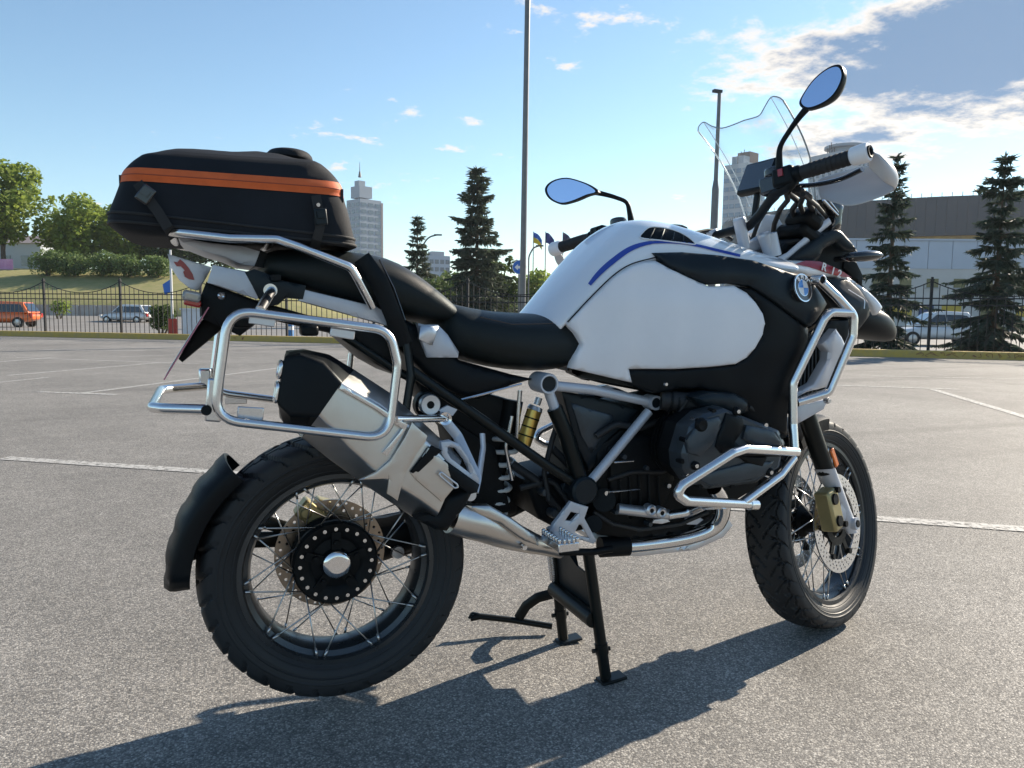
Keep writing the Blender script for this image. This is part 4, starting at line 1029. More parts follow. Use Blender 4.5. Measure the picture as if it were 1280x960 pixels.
# rack mounts
tube('rack_strut', T((341, 361, -.17), (325, 388, YR)), .010, M_STEEL, bike, 0)
mb = MB(); mb.cyl(L(338, 363, -.14), L(338, 363, -.185), .014, n=18); mb.build('rack_boss', M_STEEL, bike)
tube('rack_strut', T((494, 524, YR), (556, 523, -.19)), .0085, M_CHROME, bike, 0)
mb = MB(); mb.lathe([(0, .0), (0, .008), (-.004, .009), (-.006, .015), (.02, .016), (.02, 0)], 20, L(556, 523, -.195)); mb.build('rack_eye', M_CHROME, bike)
mb = MB(); mb.lathe([(.0, .008), (-.003, .009), (-.004, .022), (-.0, .024), (.02, .024), (.02, 0)], 28, L(538, 506, -.18)); o = mb.build('indicator_mount', M_ALU, bike)
mb = MB(); mb.lathe([(-.001, 0), (-.001, .009), (.01, .009)], 16, L(538, 506, -.182)); mb.build('mount_bolt', M_ENGD, o)
mb = MB(); mb.lathe([(.012, .024), (.010, .031), (.03, .033), (.06, .02)], 28, L(537, 507, -.17)); mb.build('mount_ring', M_BLACKP, o)
# rear black upright bar (grab / frame) behind the rack
tube('tail_bracket', T((505, 405, -.15), (514, 470, -.17), (506, 522, -.19)), .012, M_FRAME, bike, .04, 10, sq=(1.2, .6))
# ------------------------------------------------------------------ tail
def flat(y): return lambda x, z: y
def slant(y0, ky=0, x0=0, kz=0, z0=0): return lambda x, z: y0+ky*(x-x0)+kz*(z-z0)
o = panel('tail_rail', [(266, 331), (313, 340), (327, 352), (322, 374), (259, 353)], flat(-.15), .03, M_ALUP, bike, 0, .004)
o = panel('tail_rail', [(377, 361), (470, 383), (481, 390), (484, 407), (374, 376)], flat(-.15), .03, M_ALUP, bike, 0, .004)
for y in ((378, 366, 478, 391), (378, 371, 480, 398)): pass
o = panel('rack_clamp', [(306, 340), (318, 336), (334, 342), (352, 350), (362, 352), (383, 357), (379, 374), (358, 372), (348, 381), (335, 383), (322, 370), (316, 358)], flat(-.155), .045, M_GREYP, bike, 0, .006)
mb = MB(); mb.box(L(345, 347, -.16), (.02, .012, .012)); mb.build('clamp_lock', M_BLACKP, o)
# black tail underside, plate holder
o = panel('tail_underside', [(258, 352), (322, 376), (400, 398), (482, 410), (500, 440), (497, 470), (470, 455), (430, 420), (330, 398), (300, 420), (252, 398), (250, 372)], flat(-.12), .24, M_BLACKP, bike, 0, .008, .03)
mb = MB(); mb.lathe([(0, 0), (-.003, .005), (0, .008)], 14, L(277, 370, -.123)); mb.build('tail_screw', M_STEEL, o)
o = panel('plate_holder', [(263, 388), (300, 392), (262, 425), (228, 453), (223, 449), (240, 418)], flat(-.05), .10, M_BLACKP, bike, 0, .006)
pa, pb = L(261, 384, -.13), L(205, 475, -.13); d = (pb-pa); nn = Vector((d.z, 0, -d.x)).normalized()*.0012
V = [pa-nn, pb-nn, pb+nn, pa+nn]; V = V+[Vector((v.x, .13, v.z)) for v in V]
o = obj('licence_plate', V, [(0,1,2,3), (7,6,5,4), (0,4,5,1), (1,5,6,2), (2,6,7,3), (3,7,4,0)], M_PINK, bike, False)
pn = Vector((d.z, 0, -d.x)).normalized(); pn = pn if pn.x < 0 else -pn; q0, q1 = pa+(pb-pa)*.03+pn*.0022, pa+(pb-pa)*.97+pn*.0022
obj('plate_face', [Vector((q0.x, -.126, q0.z)), Vector((q1.x, -.126, q1.z)), Vector((q1.x, .126, q1.z)), Vector((q0.x, .126, q0.z))], [(0, 1, 2, 3)], M_WHITE, o, False)
# white side fin with red emblem
fin_y = slant(-.105, .25, -.3)
o = panel('tail_fin', [(209, 317), (235, 325), (265, 334), (256, 350), (248, 363), (238, 361), (224, 350), (214, 335)], fin_y, .02, M_WPLAST, bike, .002, .004)
panel('fin_emblem', [(217, 327), (222, 328), (225, 324), (230, 328), (236, 335), (241, 343), (243, 350), (236, 349), (231, 346), (229, 340), (231, 338), (226, 333), (221, 333)], fin_y, .004, M_RED, o, 0, 0, .01, lift=.0045)
mb = MB(); mb.box(L(240, 371, -.085), (.035, .17, .022), Matrix.Rotation(.2, 3, 'Y')); o = mb.build('tail_light', M_LENS, bike); bevel(o, .006)
mb = MB(); mb.box(L(241, 379, -.085), (.033, .16, .014), Matrix.Rotation(.2, 3, 'Y')); o = mb.build('tail_light_base', M_REDL, bike); bevel(o, .004)
# luggage carrier
cp = [(196, 287, -.15), (225, 291, -.19), (287, 298, -.20), (346, 299, -.20), (375, 309, -.20), (438, 334, -.195), (447, 349, -.19), (466, 384, -.165)]
cr_ = tube('luggage_carrier', T(*cp), .0095, M_STEEL, bike, .03, 14)
mirror_obj(cr_)
cz = L(287, 299, -.14)
for px in (215, 340):
    p = L(px, 299 if px > 300 else 291, -.135); tube('carrier_crossbar', [p, Vector((p.x, 0, p.z-.006)), Vector((p.x, .135, p.z))], .008, M_STEEL, bike, .02)
panel('carrier_plate', [(222, 296), (262, 303), (300, 307), (328, 315), (331, 329), (322, 333), (300, 330), (282, 322), (258, 315), (228, 303)], flat(-.105), .21, M_ALUP, bike, 0, .004, .025)
panel('carrier_block', [(326, 312), (345, 322), (340, 336), (318, 333)], flat(-.11), .2, M_BLACKP, bike, 0, .006)
# ------------------------------------------------------------------ seats
def seat(name, stations, m, n=22):
    """stations: (px_top, py_top, py_bottom, half width, top roundness)"""
    rings = []
    for (px, pt, pb, hw, k) in stations:
        top = L(px, pt, -.02); bot = L(px, pb, -hw); x = top.x
        zt, zb = top.z, bot.z; r = []
        for i in range(n):
            a = 2*math.pi*i/n; cx, cz = math.cos(a), math.sin(a)
            ex = 2/k; yy = hw*abs(cx)**ex*(1 if cx > 0 else -1); z = (zt+zb)/2+(zt-zb)/2*abs(cz)**ex*(1 if cz > 0 else -1)
            r.append(Vector((x, yy*(1 if cz <= 0 else 1-.10*cz), z)))
        rings.append(r)
    o = loft(name, rings, m, bike, True, 60); subsurf(o, 1); return o
ps = seat('passenger_seat', [(322, 322, 345, .12, 3), (335, 312, 352, .155, 3.2), (390, 312, 366, .165, 3.4), (440, 316, 382, .17, 3.4), (475, 321, 396, .17, 3.2), (505, 336, 402, .168, 3.0), (535, 360, 406, .16, 2.8), (556, 377, 408, .14, 2.6), (563, 388, 402, .10, 2.4)], M_SEAT)
rs = seat('rider_seat', [(535, 372, 432, .12, 2.6), (552, 377, 446, .165, 3), (575, 383, 456, .18, 3), (610, 389, 466, .18, 3), (650, 391, 470, .165, 3), (690, 392, 468, .15, 2.8), (712, 404, 456, .135, 2.6), (728, 420, 438, .10, 2.4)], M_SEAT)
# seam piping
def seam(parent, pts, yf, r=.0022): return tube('seam', [on_surf(a, b, yf)+Vector((0, -.001, 0)) for a, b in pts], r, M_BLACKG, parent, .02, 6)
seam(ps, [(474, 324), (492, 360), (506, 400)], flat(-.172)); seam(rs, [(600, 396), (640, 405), (690, 404)], flat(-.165))
# ------------------------------------------------------------------ side panels under the seat
panel('side_panel', [(480, 392), (505, 398), (545, 420), (575, 450), (640, 468), (668, 474), (640, 482), (600, 500), (570, 492), (535, 470), (505, 440), (490, 420)], flat(-.13), .05, M_BLACKP, bike, .006, .012, .025)
panel('heel_trim', [(523, 404), (532, 406), (548, 406), (560, 418), (574, 440), (573, 447), (535, 447), (526, 425)], slant(-.15), .025, M_ALUP, bike, .004, .004)
panel('heel_trim_facet', [(526, 407), (549, 408), (541, 432), (524, 424)], flat(-.165), .012, M_ALU, bike, .003, .003)
tube('grab_handle', T((452, 322, -.17), (474, 352, -.178), (492, 396, -.175), (505, 430, -.16)), .012, M_BLACKP, bike, .05, 10, sq=(1.7, .7))
panel('inner_fender', [(500, 430), (600, 490), (640, 500), (645, 560), (620, 600), (580, 560), (530, 500)], flat(-.03), .12, M_BLACKP, bike, .0, .01, .03)
panel('rear_hugger', [(560, 520), (620, 560), (640, 640), (600, 650), (575, 600)], flat(-.06), .12, M_ENGD, bike, .0, .01, .03)
# ------------------------------------------------------------------ frame
tube('subframe_tube', T((512, 462, -.155), (600, 523, -.155), (684, 582, -.155), (740, 618, -.15)), .0125, M_FRAME, bike, .05, 14)
tube('subframe_tube', T((430, 420, -.13), (500, 466, -.14), (520, 476, -.15)), .010, M_FRAME, bike, .05, 12)
tube('subframe_link', T((575, 500, -.14), (652, 480, -.14)), .003, M_STEEL, bike, 0, 6)
mb = MB(); mb.lathe([(-.02, .0185), (-.024, .020), (-.024, .024), (-.018, .026), (.05, .026), (.05, 0)], 28, L(682, 479, -.15)); nd = mb.build('frame_node', M_ALUP, bike)
mb = MB(); mb.lathe([(-.019, .0), (-.019, .019), (.0, .019)], 20, L(682, 479, -.15)); mb.build('node_cap', M_GREYP, nd)
tube('frame_tube', T((690, 482, -.15), (740, 487, -.155), (815, 503, -.16)), .0125, M_ALUP, bike, .06, 16)
mb = MB(); mb.lathe([(-.012, .013), (-.015, .014), (-.015, .0185), (-.01, .0195), (.03, .0195), (.03, 0)], 26, L(817, 503, -.165)); nd2 = mb.build('frame_node', M_ALUP, bike)
mb = MB(); mb.lathe([(-.010, .0), (-.010, .014), (.0, .014)], 20, L(817, 503, -.165)); mb.build('node_cap', M_GREYP, nd2)
tube('frame_tube', T((811, 514, -.16), (738, 602, -.16)), .0122, M_ALUP, bike, 0, 16)
tube('frame_tube', T((686, 490, -.15), (694, 512, -.15)), .013, M_ALUP, bike, 0, 14)
tube('frame_tube', T((693, 510, -.15), (708, 545, -.15), (728, 610, -.15)), .020, M_FRAME, bike, .06, 14)
panel('air_duct_cover', [(703, 490), (745, 496), (800, 513), (792, 522), (738, 590), (722, 560)], flat(-.13), .05, M_GREYP, bike, .004, .006)
panel('air_duct_inset', [(714, 503), (770, 520), (740, 568), (726, 545)], flat(-.135), .01, M_ENG, bike, .003, .004)
mb = MB(); mb.lathe([(-.012, 0), (-.012, .03), (-.006, .036), (.04, .036)], 30, L(730, 613, -.17)); mb.build('pivot_cover', M_GREYP, bike)
mb = MB(); mb.cyl(L(755, 625, -.17), L(755, 625, -.1), .03, n=20); mb.cyl(L(742, 655, -.17), L(742, 655, -.08), .022, n=16); mb.build('pivot_housing', M_ENGD, bike)
# footrest bracket with openings
fb = panel('footrest_bracket', [(714, 627), (736, 634), (731, 648), (746, 676), (742, 680), (713, 671), (700, 672), (686, 668), (692, 655)], flat(-.185), .012, M_ALUP, bike, 0, .003, .012, holes=[[(714, 640), (724, 642), (715, 652), (707, 651)], [(724, 656), (728, 656), (737, 673), (728, 671), (719, 666)]])
fp_ = MB(); a = L(692, 672, -.19); b = L(692, 682, -.31)
pegc = L(700, 677, -.25); fp_.box(pegc, (.055, .10, .022)); 
for i in range(7):
    for sx in (-1, 1): fp_.box(pegc+Vector((sx*.023, -.045+.015*i, .015)), (.009, .008, .014))
for i in range(3): fp_.box(pegc+Vector((-.012+.012*i, -.049, .015)), (.007, .006, .014))
o = fp_.build('footrest', M_STEEL, bike); bevel(o, .003)
tube('brake_pedal', T((700, 690, -.2), (740, 690, -.2), (765, 686, -.2)), .009, M_ENGD, bike, .02)
# footrest on the other side
mb = MB(); mb.box(Vector((pegc.x, .25, pegc.z)), (.05, .10, .022)); o = mb.build('footrest', M_STEEL, bike); bevel(o, .003)
# ------------------------------------------------------------------ rear shock
mb = MB(); mb.cyl(L(654, 556, -.075), L(668, 513, -.075), .0195, n=22); mb.build('shock_reservoir', M_GOLD, bike)
mb = MB()
for k in (.25, .5, .75): p = L(654, 556, -.075).lerp(L(668, 513, -.075), k); q = L(654, 556, -.075).lerp(L(668, 513, -.075), k+.04); mb.cyl(p, q, .0202, n=22)
mb.build('reservoir_band', M_ENGD, bike)
mb = MB(); mb.cyl(L(668, 513, -.075), L(670, 508, -.075), .021, .018, 22); mb.cyl(L(671, 506, -.075), L(674, 497, -.075), .009, n=12); mb.build('reservoir_cap', M_ALU, bike)
tube('shock_hose', T((650, 488, -.07), (648, 515, -.07), (646, 545, -.07), (652, 560, -.06)), .006, M_STEEL, bike, .02)
a, b = L(640, 500, -.02), L(612, 655, -.02); d = (b-a).normalized(); u = Vector((0, 1, 0)); u = (u-d*u.dot(d)).normalized(); w = d.cross(u)
coil = [a+(b-a)*(.25+.7*t/110)+(u*math.cos(t*2*math.pi/16)+w*math.sin(t*2*math.pi/16))*.036 for t in range(111)]
obj('shock_spring', *sweep_vf(coil, .0065, 8), M_SPRING, bike, True, 60)
mb = MB(); mb.cyl(a, b, .018, n=16); mb.cyl(a, a+(b-a)*.25, .03, n=18); mb.build('shock_body', M_ENGD, bike)
# ------------------------------------------------------------------ silencer
def hexring(T_, U_, L_, B_, y=(-.20, -.275, -.282, -.215), yi=-.12, k=5):
    P = [L(*T_, y[0]), L(*U_, y[1]), L(*L_, y[2]), L(*B_, y[3])]
    q = P[3].copy(); q.y = yi; w = P[0].copy(); w.y = yi; P += [q, w]
    return P
def rounded(ring, rad=.014, seg=4):
    return fillet(ring, rad, seg, True)
sil = [hexring((443, 462), (427, 479), (399, 519), (377, 547)), hexring((486, 490), (474, 506), (437, 560), (414, 576)), hexring((520, 520), (512, 533), (478, 596), (463, 611)), hexring((556, 553), (549, 566), (525, 625), (515, 646)), hexring((578, 574), (572, 588), (548, 642), (538, 655))]
silencer = loft('silencer', [rounded(r) for r in sil], M_TITAN, bike, True, 30)
ecap = [hexring((443, 462), (427, 478), (399, 519), (377, 548), (-.198, -.277, -.284, -.213)), hexring((413, 444), (404, 452), (388, 520), (384, 540), (-.196, -.276, -.283, -.21)), hexring((384, 438), (375, 441), (362, 520), (366, 536), (-.196, -.27, -.276, -.21)), hexring((362, 440), (356, 446), (347, 505), (354, 528), (-.196, -.258, -.262, -.21)), hexring((360, 444), (354, 450), (346, 502), (353, 522), (-.19, -.245, -.25, -.205))]
ec = loft('silencer_end_cap', [rounded(r) for r in ecap], M_BLACKP, bike, True, 32)
for (a, b) in (((353, 452), (350, 470)), ((349, 478), (346, 500))):
    pa, pb = L(*a, -.225), L(*b, -.225); tube('outlet', [pa+Vector((-.004, 0, 0)), pb+Vector((-.004, 0, 0)), pb+Vector((-.004, -.03, 0)), pa+Vector((-.004, -.03, 0))], .005, M_STEEL, ec, .01, 8, True)
ysil = flat(-.289)
def ysl(x, z): return -.287
panel('heat_shield_rib', [(427, 481), (474, 508), (510, 531), (507, 538), (484, 570), (478, 566), (503, 536), (470, 512), (424, 486)], ysl, .01, M_STEEL, silencer, 0, .002, .01)
panel('heat_shield', [(515, 528), (534, 545), (532, 552), (520, 568), (506, 592), (497, 626), (484, 617), (486, 598), (448, 600), (470, 590), (488, 575), (505, 548)], ysl, .008, M_TITAN, silencer, 0, .002, .012, lift=.002)
panel('lower_shield', [(536, 560), (560, 580), (568, 610), (553, 628), (520, 600), (514, 592)], ysl, .006, M_TITAN, silencer, 0, .003, .012)
panel('shield_dark_inset', [(540, 557), (553, 563), (520, 594), (513, 590)], ysl, .008, M_ENGD, silencer, 0, .003, .012, lift=.001)
panel('silencer_guard', [(552, 553), (564, 551), (575, 556), (586, 572), (600, 600), (598, 607), (583, 602), (558, 578), (552, 567)], flat(-.275), .02, M_ALUP, bike, 0, .004, .012, holes=[[(560, 559), (570, 560), (585, 580), (588, 592), (565, 574), (560, 566)]])
panel('silencer_clamp', [(549, 578), (558, 576), (600, 606), (597, 616), (588, 618), (560, 600), (546, 588)], flat(-.285), .03, M_BLACKP, bike, .002, .004, .015)
tube('clamp_slot', T((551, 590, -.297), (571, 605, -.297), (573, 609, -.297), (568, 610, -.297), (549, 594, -.297)), .0022, M_ALU, bike, .006, 8, True)
panel('silencer_front_shroud', [(586, 608), (594, 612), (583, 634), (560, 665), (545, 663), (520, 650), (528, 643), (548, 640), (556, 620), (570, 616)], flat(-.262), .10, M_BLACKP, bike, .004, .012, .015)
pc = [L(563, 645, -.2), L(600, 655, -.19), L(640, 670, -.175), L(672, 681, -.165), L(700, 688, -.14)]
pipe = obj('exhaust_pipe', *sweep_vf(smooth_path(pc, 5), [.040, .042, .038, .030, .022, .02], 24), M_TITAN, bike, True, 50)
panel('pipe_shield', [(583, 632), (612, 632), (640, 648), (668, 668), (676, 684), (655, 676), (625, 655), (600, 645)], flat(-.225), .02, M_TITAN, pipe, .004, .004, .014)
for (x, y) in ((570, 660), (655, 684)): mb = MB(); mb.lathe([(-.006, 0), (-.006, .006), (.006, .007)], 12, L(x, y, -.215)); mb.build('pipe_bolt', M_STEEL, pipe)
# silver Y-shaped silencer hanger
tube('silencer_hanger', T((553, 522, -.185), (572, 545, -.185), (596, 597, -.23), (592, 615, -.25)), .010, M_ALUP, bike, .02, 10, sq=(1.2, .6))
tube('silencer_hanger', T((603, 542, -.17), (604, 560, -.18), (598, 600, -.23)), .009, M_ALUP, bike, .02, 10, sq=(1.2, .6))
panel('hanger_plate', [(548, 513), (560, 507), (572, 512), (566, 520)], flat(-.18), .01, M_ALUP, bike, 0, .002)
mb = MB(); mb.lathe([(-.004, .0), (-.004, .013), (.01, .015)], 20, L(588, 619, -.25)); mb.build('hanger_bolt', M_ALU, bike)
# ------------------------------------------------------------------ stands
rl = L(755, 850, -.131); ll = Vector((.69, .131, 0)); 
zt = L(735, 688, -.115)
def leg(sy):
    b = Vector((.690, sy*.131, .012)); t = Vector((zt.x, sy*.115, zt.z)); return b, t
for sy in (-1, 1):
    b, t = leg(sy); lg = tube('centre_stand_leg', [b, t], .0155, M_FRAME, bike, 0, 14)
    mb = MB(); mb.box(b+Vector((.018, 0, -.006)), (.075, .045, .009), Matrix.Rotation(-.12, 3, 'Y')); o = mb.build('stand_foot', M_FRAME if sy < 0 else M_GREYP, lg); bevel(o, .003)
    mb = MB(); m_ = b.lerp(t, .22); mb.cyl(m_+Vector((-.028, 0, 0)), m_+Vector((.024, 0, 0)), .006, n=10); mb.cyl(b.lerp(t, .19), b.lerp(t, .27), .018, n=14); mb.build('leg_collar', M_FRAME, lg)
b0, t0 = leg(-1); b1, t1 = leg(1)
tube('stand_crossbar', [b0.lerp(t0, .46)+Vector((-.012, 0, 0)), b1.lerp(t1, .46)+Vector((-.012, 0, 0))], .022, M_FRAME, bike, 0, 14)
V = [b0.lerp(t0, .5), b0.lerp(t0, .78), Vector((b0.lerp(t0, .8).x, -.03, b0.lerp(t0, .80).z)), Vector((b0.x-.02, .05, b0.lerp(t0, .95).z)), b1.lerp(t1, .98), b1.lerp(t1, .5)]
V2 = [v+Vector((.006, 0, 0)) for v in V]; k = len(V)
obj('stand_plate', V+V2, [tuple(range(k)), tuple(range(2*k-1, k-1, -1))]+[(i, k+i, k+(i+1) % k, (i+1) % k) for i in range(k)], M_GREYP, bike, False)
a, b = L(689, 693, .115), L(693, 725, .125); d = (b-a).normalized(); u = d.orthogonal().normalized(); w = d.cross(u)
coil = [a+(b-a)*t/120+(u*math.cos(t*math.pi/4)+w*math.sin(t*math.pi/4))*.011 for t in range(121)]
obj('stand_spring', *sweep_vf(coil, .003, 6), M_STEEL, bike, True, 60)
tube('spring_hook', T((693, 725, .125), (696, 742, .128)), .006, M_FRAME, bike, 0, 8)
ss_ = tube('side_stand', T((690, 783, .20), (640, 775, .25), (600, 770.5, .27), (588, 773, .275)), .0095, M_FRAME, bike, .02, 10)
tube('side_stand_arm', T((648, 773, .245), (658, 757, .225), (672, 747, .20), (690, 742, .17)), .012, M_FRAME, bike, .03, 10, sq=(1.3, .7))
tube('side_stand_lug', T((586, 773, .275), (590, 766, .275), (604, 769, .27)), .004, M_FRAME, bike, .008, 6)
# ------------------------------------------------------------------ engine
def xbox(name, c, size, m, rot=None, bv=.006, parent=None):
    mb = MB(); mb.box(c, size, rot); o = mb.build(name, m, parent or bike); bevel(o, bv, 2); return o
e0 = L(800, 590, -.12)
panel('crankcase', [(748, 560), (800, 515), (870, 500), (930, 520), (960, 560), (950, 610), (900, 640), (860, 668), (790, 676), (750, 670), (740, 620)], flat(-.14), .28, M_ENGD, bike, .0, .015, .03)
panel('clutch_cover', [(762, 560), (800, 540), (835, 555), (845, 600), (830, 640), (790, 650), (762, 625)], flat(-.15), .02, M_ENGD, bike, .01, .012, .02)
for i, (a, b) in enumerate((((768, 578), (792, 576)), ((762, 615), (800, 611)))): tube('cable', [L(*a, -.175), L(*b, -.17)], .002, M_STEEL, bike, 0, 6)
rr = random.Random(4)
for (x, y) in ((780, 571), (808, 585), (835, 607), (757, 616), (770, 640), (812, 655), (835, 560)):
    mb = MB(); mb.lathe([(-.006, 0), (-.006, .006), (0, .007), (.02, .007)], 10, L(x, y, -.165)); mb.build('engine_bolt', M_STEEL if y in (616, 607) else M_ENG, bike)
for (pts, r) in (([(745, 545, -.14), (770, 530, -.15), (800, 535, -.14), (840, 520, -.14)], .009), ([(760, 600, -.15), (790, 590, -.16), (830, 590, -.16), (850, 570, -.16)], .006), ([(690, 560, -.1), (720, 590, -.1), (760, 640, -.13)], .010), ([(650, 610, -.09), (690, 600, -.1), (720, 640, -.12), (760, 660, -.12)], .008), ([(640, 580, -.06), (670, 600, -.09), (700, 640, -.1)], .012)):
    tube('engine_hose', T(*pts), r, M_RUBBER, bike, .03, 8)
for (x, y0, y1) in ((775, 600, 640), (787, 596, 645), (799, 592, 648), (811, 592, 648), (823, 596, 640)): tube('casting_rib', T((x, y0, -.163), (x+2, y1, -.163)), .0035, M_ENGD, bike, 0, 6)
for (pts, r, m_) in (([(742, 640, -.15), (765, 655, -.16), (800, 662, -.16), (850, 655, -.16), (885, 640, -.17)], .006, M_RUBBER), ([(700, 520, -.11), (690, 550, -.11), (680, 590, -.11), (686, 625, -.12)], .007, M_RUBBER), ([(860, 500, -.24), (846, 520, -.22), (838, 548, -.19), (842, 590, -.17)], .005, M_RUBBER), ([(935, 508, -.24), (952, 520, -.23), (965, 535, -.22), (985, 540, -.2)], .008, M_RUBBER), ([(640, 520, -.08), (632, 560, -.08), (640, 600, -.08)], .005, M_STEEL)):
    tube('engine_hose', T(*pts), r, m_, bike, .03, 8)
panel('gearbox_side', [(655, 600), (700, 590), (735, 620), (745, 660), (710, 668), (675, 650)], flat(-.09), .18, M_ENGD, bike, .004, .012, .025)
for (x, y, r) in ((678, 614, .012), (705, 610, .012), (690, 640, .014)): mb = MB(); mb.lathe([(-.02, 0), (-.02, r*.7), (-.012, r), (.01, r)], 16, L(x, y, -.1)); mb.build('gearbox_boss', M_ENG, bike)
# intake stub, injector body
tube('intake_pipe', T((826, 500, -.19), (850, 502, -.21), (885, 508, -.23)), .026, M_RUBBER, bike, .04, 18)
mb = MB()
for k in (.1, .25): p = L(830, 501, -.195).lerp(L(885, 508, -.23), k); q = L(830, 501, -.195).lerp(L(885, 508, -.23), k+.05); mb.cyl(p, q, .029, n=20)
mb.build('intake_clamp', M_ENGD, bike)
panel('injector_body', [(868, 497), (890, 490), (920, 492), (936, 500), (938, 514), (925, 520), (900, 512), (880, 512)], flat(-.27), .10, M_GREYP, bike, .006, .01, .015)
# right cylinder: barrel, head and cover standing out sideways; its twin on the left
def cyl_ring(px, y, shrink=1.0):
    c = (910, 562); return [L(c[0]+(a-c[0])*shrink, c[1]+(b-c[1])*shrink, y) for a, b in px]
HO = [(858, 532), (876, 516), (902, 509), (938, 524), (971, 537), (979, 553), (972, 584), (942, 603), (882, 611), (862, 603), (850, 586), (848, 566)]
hp = []
def shift(ring, dy): return [Vector((p.x, p.y+dy, p.z)) for p in ring]
base = cyl_ring(HO, -.31); ctr = sum(base, Vector())/len(base)
def sc(ring, k, y): return [Vector((ctr.x+(p.x-ctr.x)*k, y, ctr.z+(p.z-ctr.z)*k)) for p in ring]
rings = [sc(base, .80, -.12), sc(base, .84, -.19), sc(base, .84, -.20)]
barrel = loft('cylinder_barrel', [fillet(r, .02, 3, True) for r in rings], M_ENGD, bike)
for i in range(4):
    y = -.165-.016*i; loft('cooling_fin', [fillet(sc(base, .93, yy), .02, 3, True) for yy in (y, y-.006)], M_ENGD, barrel)
head = loft('cylinder_head', [fillet(sc(base, k, y), .02, 3, True) for k, y in ((.90, -.205), (.98, -.215), (1.0, -.245), (1.0, -.275))], M_ENGD, bike, True, 30)
cover = loft('valve_cover', [fillet(sc(base, k, y), .008, 2, True) for k, y in ((1.012, -.27), (1.015, -.296), (.985, -.318), (.90, -.328))], M_ENG, bike, True, 22)
yc = flat(-.326)
panel('cover_centre_band', [(906, 516), (926, 522), (929, 534), (917, 552), (925, 558), (978, 556), (974, 570), (905, 572), (893, 558), (896, 545)], yc, .02, M_BLACKP, cover, .002, .005, .015, lift=.009)
panel('cover_facet', [(930, 531), (962, 537), (972, 550), (974, 556), (940, 556), (926, 548)], yc, .02, M_ENG, cover, .003, .003, .012, lift=.012)
panel('cover_facet', [(866, 536), (880, 524), (898, 520), (900, 532), (888, 556), (874, 570), (858, 566), (857, 550)], yc, .02, M_ENG, cover, .003, .003, .012, lift=.008)
panel('cover_facet', [(866, 596), (884, 590), (930, 578), (966, 576), (955, 592), (938, 599), (886, 607)], yc, .02, M_ENG, cover, .002, .003, .012, lift=.007)
panel('cover_gap', [(922, 570), (956, 571), (950, 582), (930, 577)], yc, .02, M_ENGD, cover, .0, .003, .015, lift=.0115)
mb = MB(); mb.lathe([(-.008, .0), (-.010, .012), (-.006, .016), (0, .018)], 24, L(876, 531, -.332)); mb.build('oil_filler_cap', M_ENGD, cover)
for (x, y) in ((869, 582), (921, 514), (962, 590)):
    mb = MB(); mb.lathe([(-.008, 0), (-.008, .007), (-.004, .011), (.004, .011)], 16, L(x, y, -.33)); o = mb.build('cover_bolt', M_ENGD, cover)
    mb = MB(); mb.lathe([(-.0085, 0), (-.0085, .005), (-.006, .006)], 12, L(x, y, -.33)); o2 = mb.build('cover_bolt', M_STEEL, cover)
for i in range(0, len(base)):
    p = base[i]; q = base[(i+1) % len(base)]; m_ = (p+q)/2; c_ = Vector((ctr.x+(m_.x-ctr.x)*.985, -.30, ctr.z+(m_.z-ctr.z)*.985)); mb = MB(); mb.cyl(c_, c_+Vector((0, -.022, 0)), .0065, n=6); mb.build('flange_bolt', M_STEEL if i % 3 == 0 else M_ENGD, cover)
for o in (head, cover, barrel): mirror_obj(o)
# exhaust header and skid plate
hd = T((893, 610, -.22), (903, 628, -.2), (901, 648, -.175), (888, 662, -.155), (855, 673, -.14), (800, 681, -.13), (764, 683, -.125))
header = obj('exhaust_header', *sweep_vf(smooth_path(hd, 5), .0205, 20), M_CHROME, bike, True, 50)
mb = MB(); mb.cyl(L(785, 682, -.13), L(750, 684, -.122), .027, n=20); mb.build('exhaust_joint', M_ENGD, bike)
panel('skid_plate', [(770, 688), (860, 683), (900, 664), (912, 650), (917, 657), (905, 672), (870, 688), (800, 696), (772, 695)], flat(-.12), .24, M_ALU, bike, 0, .005, .02)
panel('heat_guard', [(858, 648), (872, 645), (880, 650), (872, 656), (860, 656)], flat(-.15), .01, M_ALUP, bike, 0, .003, .01)
# engine crash bars
tube('crash_bar', T((996, 565, -.30), (931, 561, -.385), (916, 566, -.395), (853, 606, -.405), (846, 618, -.405), (858, 626, -.40), (930, 630, -.345), (941, 631, -.335)), .0118, M_STEEL, bike, .022, 16, False, 5)
tube('crash_bar', T((929, 628, -.345), (975, 594, -.315), (992, 572, -.298)), .0118, M_STEEL, bike, .03, 16)
mb = MB(); mb.cyl(L(936, 631, -.34), L(945, 631, -.332), .0135, n=16); mb.build('crash_bar_end', M_STEEL, bike)
tube('crash_bar', T((772, 636, -.17), (800, 639, -.18), (835, 643, -.185)), .014, M_ALU, bike, .05, 16)
tube('crash_bar', T((835, 644, -.19), (862, 640, -.2), (880, 632, -.25), (905, 630, -.36)), .0118, M_STEEL, bike, .03, 14)
for (x, y) in ((814, 638), (827, 641)):
    mb = MB(); mb.lathe([(-.004, .006), (-.006, .010), (-.002, .015), (.02, .015)], 20, L(x, y, -.198)); o = mb.build('bar_clamp', M_ALU, bike)
    mb = MB(); mb.lathe([(-.003, .0), (-.003, .007)], 14, L(x, y, -.198)); mb.build('clamp_bolt', M_ENGD, o)
panel('clamp_tab', [(818, 650), (832, 648), (838, 652), (828, 655), (816, 654)], flat(-.19), .006, M_ALU, bike, 0, .002, .01)
